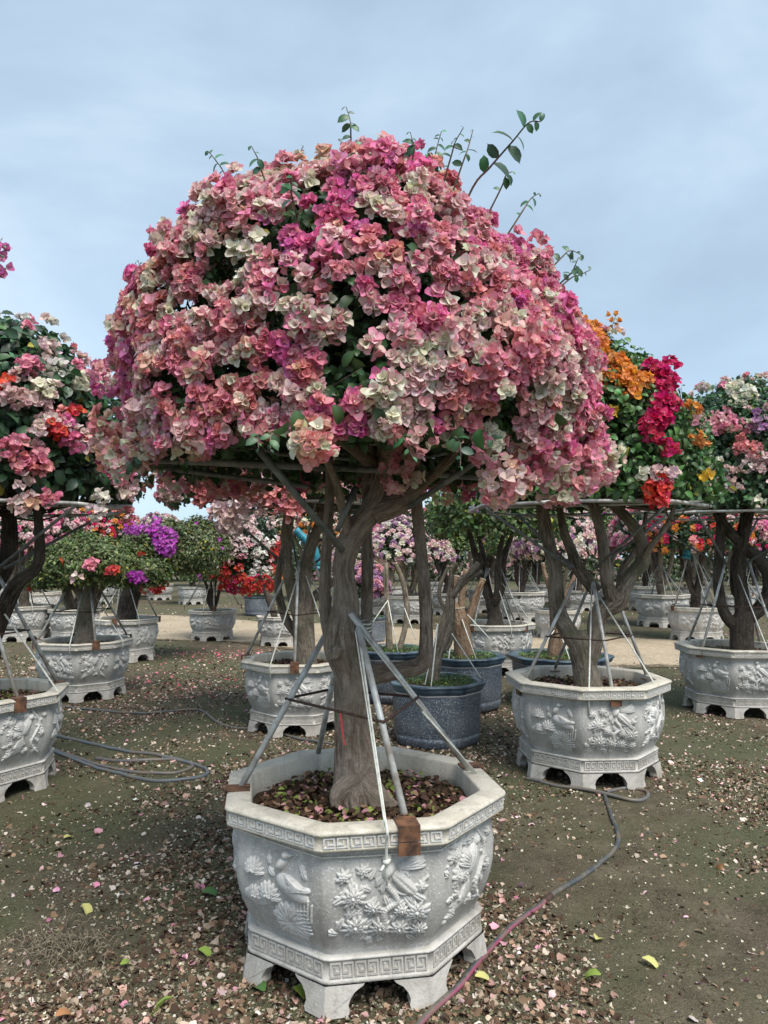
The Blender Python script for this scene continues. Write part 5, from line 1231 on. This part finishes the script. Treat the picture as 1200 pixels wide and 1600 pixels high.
# ------------------------------------------------------------------ litter
def litter(name, label, n, size, colors, weights, seed, ymin=1.75, ymax=12, dens=None, tilt=.35, templ=PT, mat='litter', powr=1.7):
    r = np.random.default_rng(seed); u = r.random(n); Yv = (ymin ** (2 - powr) + u * (ymax ** (2 - powr) - ymin ** (2 - powr))) ** (1 / (2 - powr))
    Xv = r.uniform(-1, 1, n) * (0.62 * Yv + .35)
    if dens is not None:
        k = r.random(n) < dens(Xv, Yv); Xv, Yv = Xv[k], Yv[k]; n = len(Xv)
    TV, TF, TE = templ; s = size[0] * np.exp(r.normal(0, size[1], n)); s = np.clip(s, size[0] * .4, size[0] * 2.2)
    nn = norm(r.normal(0, tilt, (n, 3)) + np.array([0, 0, 1.0])); nn[r.random(n) < .4] *= -1
    V = instance(TV - TV.mean(0), np.stack([Xv, Yv, gh(Xv, Yv) + s * .16], -1), frames(nn, None, r), s); V = V + r.normal(0, .06, V.shape) * s[:, None, None]
    col = np.array(colors)[r.choice(len(colors), n, p=np.array(weights) / sum(weights))] * np.exp(r.normal(0, .22, (n, 1)))
    me = mesh(name, V.reshape(-1, 3), (TF[None] + (np.arange(n) * len(TV))[:, None, None]).reshape(-1, 4), M[mat], col=np.repeat(np.clip(col, .01, .78)[:, None], len(TV), 1).reshape(-1, 3))
    o = obj(name, me); tag(o, label, name.replace('_', ' '), kind='stuff'); return o
dn = Noise(61, 1.9); dn2 = Noise(62, 5.5); dn3 = Noise(64, 16)
def gauss(x, y, cx, cy, sx, sy): return np.exp(-((x - cx) / sx) ** 2 - ((y - cy) / sy) ** 2)
def dens_a(x, y):
    P = np.stack([x, y, 0 * x], -1); d = .30 + .34 * dn(P) + .34 * dn2(P) + .2 * dn3(P)
    ring = np.hypot(x - MAIN[0], y - MAIN[1]); d += .9 * np.exp(-((ring - .60) / .20) ** 2) + 1.1 * gauss(x, y, -.85, 2.15, .65, .42) + .8 * gauss(x, y, .35, 2.35, .6, .5) + .7 * gauss(x, y, 0, 3.0, .9, .8) + .5 * gauss(x, y, -.9, 5.0, 1.2, 1.0) + .4 * gauss(x, y, .6, 5.2, 1.5, 1.2)
    d -= 1.0 * gauss(x, y, 1.45, 2.8, .6, 1.4) + .45 * gauss(x, y, -1.2, 3.2, .7, .5) + .4 * gauss(x, y, .8, 3.6, .4, .5)
    return np.clip(d, .03, 1)
def dens_b(x, y): return np.clip(dens_a(x, y) * .8 + .1 + .35 * gauss(x, y, -1.2, 3.4, .9, 1.0), .05, 1)
Q1 = bract(1.0, 0.8, 25, -25, 0.3, 0, 4, tip=.6)
litter('dry_leaf_litter', 'brown dry leaves and bracts littered over the dirt', 85000, (.016, .42), [(.17, .11, .07), (.10, .06, .04), (.26, .18, .12), (.36, .28, .21), (.07, .045, .03)], [3, 3.4, 1.6, .8, 3], 63, dens=dens_a, tilt=.55, templ=Q1, ymax=14)
litter('pale_petal_litter', 'small faded cream and grey petals scattered over the dirt', 46000, (.0095, .45), [(.48, .44, .34), (.38, .34, .25), (.28, .23, .16), (.58, .54, .48)], [2.4, 3, 4, 1], 64, dens=dens_b, tilt=.3, templ=Q1, ymax=15)
litter('faded_bract_litter', 'papery dried pinkish-beige bracts lying in drifts', 12000, (.021, .32), [(.46, .36, .28), (.38, .24, .19), (.56, .46, .38), (.50, .30, .28), (.30, .20, .13)], [3, 2, 2, 1.5, 2], 65, dens=dens_a, tilt=.5, ymax=12)
litter('pink_petal_litter', 'fresh pink fallen petals on the dirt', 1800, (.024, .28), [(.62, .32, .38), (.60, .24, .34), (.70, .50, .50), (.66, .58, .52)], [3, 2, 3, 2], 66, dens=lambda x, y: np.clip(.25 + dens_a(x, y) * .5 + .6 * gauss(x, y, .5, 2.3, .5, .5), 0, 1), tilt=.45, ymax=12)
litter('mixed_petal_litter', 'pale, pink and brown petals strewn between the planters further back', 34000, (.019, .35), [(.56, .46, .38), (.60, .36, .36), (.30, .20, .13), (.14, .09, .06), (.40, .34, .26)], [3, 1.6, 3, 3, 2], 76, ymin=3.6, ymax=15, powr=.7, templ=Q1, tilt=.4, dens=lambda x, y: np.clip(.25 + .5 * dn(np.stack([x, y, 0 * x], -1)) + .4 * dn2(np.stack([x, y, 0 * x], -1)) + .55 * gauss(x, y, -1.6, 6.5, 1.8, 2.5) + .3 * gauss(x, y, 2.5, 6, 1.2, 1.5), .04, 1))
litter('magenta_petal_patch', 'pink petals thick on the ground beside the track at left', 9000, (.03, .25), [(.62, .16, .22), (.66, .30, .32), (.6, .1, .16)], [3, 2, 1], 67, ymin=8, ymax=14, dens=lambda x, y: np.clip(1.3 * gauss(x, y, -2.45, 11.6, .9, .6) + .25 * gauss(x, y, -2.2, 8, 1.2, 2.5), 0, 1), tilt=.3, templ=Q1, powr=1.0)
litter('track_leaf_litter', 'scattered leaves on and along the sandy track', 9000, (.035, .3), [(.20, .13, .08), (.45, .38, .28), (.12, .08, .05), (.55, .4, .35)], [3, 2, 2, 1], 68, ymin=8, ymax=24, templ=Q1, powr=1.2, dens=lambda x, y: np.clip(.5 + .5 * dn(np.stack([x, y, 0 * x], -1)), .1, 1))
litter('gravel', 'tiny stones in the dirt', 9000, (.009, .4), [(.3, .27, .22), (.4, .37, .31), (.2, .17, .13)], [1, 1, 1], 69, ymax=7, tilt=.3, templ=Q1, dens=dens_b)

CR = (np.array([(-.5, -.5, 0), (.5, -.4, 0), (.4, .5, .15), (-.45, .4, .2)]), np.array([[0, 1, 2, 3]]), np.zeros((4, 2)))
litter('soil_crumbs', 'fine crumbs of soil, twig and petal over the dirt', 70000, (.0065, .4), [(.12, .09, .06), (.24, .19, .13), (.40, .36, .27), (.05, .04, .028), (.20, .20, .10)], [3, 3, 2.2, 3, 1.5], 75, ymax=9, tilt=.6, templ=CR, dens=lambda x, y: np.clip(dens_a(x, y) + .12, 0, 1))

FL = [(135, 1422, 'yellow', .05, 'pale yellow fallen leaf on the mossy ground left of the big planter'), (330, 1395, 'green', .06, 'dark green fallen leaf just left of the big planter'), (250, 1580, 'lime', .07, 'large yellow-green leaf at the bottom edge, left of centre'),
      (105, 1588, 'orange', .06, 'orange-brown leaf at the bottom left corner'), (200, 1508, 'lime', .045, 'small lime leaf in the litter below the dark green leaf'), (320, 1493, 'lime', .045, 'upright lime leaf in the litter beside the planter foot'),
      (922, 1533, 'lime', .06, 'round green leaf on bare dirt at the lower right'), (1018, 1507, 'yellow', .05, 'thin yellow leaf on bare dirt at the lower right'), (935, 1467, 'yellow', .045, 'pale yellow leaf above the round green leaf'),
      (472, 1558, 'lime', .055, 'yellow-green leaf lying against the front foot of the big planter'), (405, 1550, 'green', .05, 'green leaf beside the left front foot of the big planter'), (108, 1306, 'yellow', .045, 'yellow leaf beside pink petals at the left'),
      (1125, 1357, 'orange', .04, 'curled tan leaf at the right side of the dirt'), (757, 1537, 'yellow', .05, 'yellow leaf in the litter right of the striped hose')]
FC = {'yellow': (.52, .50, .18), 'green': (.07, .16, .04), 'lime': (.26, .36, .07), 'orange': (.45, .22, .10)}
rl = np.random.default_rng(17)
for px, py, cn, s_, lab in FL:
    g_ = gr(px, py); g_[2] = gh(np.array([g_[0]]), np.array([g_[1]]))[0] + .012
    V = instance(TV - TV.mean(0), np.zeros((1, 3)), frames(norm(rl.normal(0, .18, (1, 3)) + [[0, 0, 1]]), None, rl), [s_ * 1.45])[0]
    o_ = obj('fallen_leaf', mesh('fallen_leaf', V, TF, M['leaf'], col=np.clip(np.array(FC[cn])[None] * (1 + .3 * (1 - TE[:, 1:2])), 0, .8)), loc=g_); tag(o_, lab, 'leaf', 'large fallen leaves')

# dry grass tuft
r = np.random.default_rng(71); T = []
for (cx, cy, n_, sp_) in ((*gr(95, 1480)[:2], 260, .10), (*gr(150, 1530)[:2], 40, .10), (*gr(380, 1135)[:2], 60, .12)):
    for k in range(n_):
        b_ = np.array([cx + r.normal(0, sp_), cy + r.normal(0, sp_ * .8), .0]); d_ = norm([r.normal(), r.normal(), abs(r.normal(0, .35)) + .1]); ln = r.uniform(.03, .10)
        T.append(tube_arr([b_, b_ + d_ * ln * .5 + [0, 0, .02], b_ + d_ * ln - [0, 0, .0]], [.0016, .0013, .0006], sides=3))
tg = tubes('dry_grass', T, M['cutwood'], kind='stuff'); tag(tg, 'dry straw-coloured grass matted in the leaf litter at the lower left', 'dry grass')

# ------------------------------------------------------------------ hoses
def hose(label, pts, rad, col, stripe=None, sink=.4, n=160, seed=0):
    P = np.array([gr(*p_[:2]) if len(p_) < 3 else gr(p_[0], p_[1]) + [0, 0, p_[2]] for p_ in pts]); P = spline(P, n)
    P[:, 2] += gh(P[:, 0], P[:, 1]) + rad * (1 - sink); V, F, G = tube_arr(P, rad, sides=12)
    col_ = np.tile(np.array(col), (len(V), 1))
    if stripe:
        i = np.repeat(np.arange(n), 12); nn_ = norm(V[:n * 12] - P[i]); ok = (nn_ @ norm([.75, -.45, .55]) > .84) & (i < n * stripe[2]); col_[:n * 12][ok] = stripe[0]
    t = mesh('hose', V, quads_to_list(F), M['hose'], col=col_, vec=G); o = obj('garden_hose', t)
    if stripe:
        q = int(n * stripe[2]); tubes('coupling', [tube_arr(P[q - 1:q + 3], rad * 1.35, sides=10)], M['rod'], o)
    return tag(o, label, 'hose')
hose('dark hose with a pink stripe running from the bottom edge towards the planter at right', [(620, 1650), (665, 1595), (720, 1543), (790, 1460), (850, 1408), (905, 1372), (950, 1335), (966, 1310), (955, 1275), (944, 1240)], .0125, (.05, .06, .065), ((.26, .05, .10), (3, 4, 5), .45))
hose('grey-brown hose looped in front of the planter at right', [(822, 1218, 0), (870, 1230, 0), (930, 1240, .01), (985, 1250, .005), (1010, 1246, 0), (1008, 1236, 0), (975, 1233, 0), (948, 1238, 0)], .012, (.10, .10, .10))
hose('long loop of grey hose lying beside the left planter', [(20, 1140), (90, 1152), (180, 1172), (260, 1186), (310, 1198), (324, 1210), (300, 1220), (240, 1224), (180, 1212), (120, 1190), (60, 1168), (0, 1150)], .014, (.085, .11, .13))
hose('inner grey hose loop inside the longer loop at left', [(10, 1160), (75, 1172), (150, 1196), (200, 1210), (260, 1212), (296, 1204), (296, 1194), (262, 1190), (200, 1193), (150, 1187)], .013, (.10, .10, .11))
hose('thin dark hose snaking across the litter behind the central planter', [(95, 1104), (150, 1110), (220, 1115), (290, 1110), (315, 1112), (340, 1130), (370, 1138), (420, 1142), (470, 1158), (520, 1165)], .013, (.08, .085, .085), sink=.2)
print('OBJECTS', len(bpy.data.objects), 'tris', sum(len(m.polygons) for m in bpy.data.meshes) * 2)
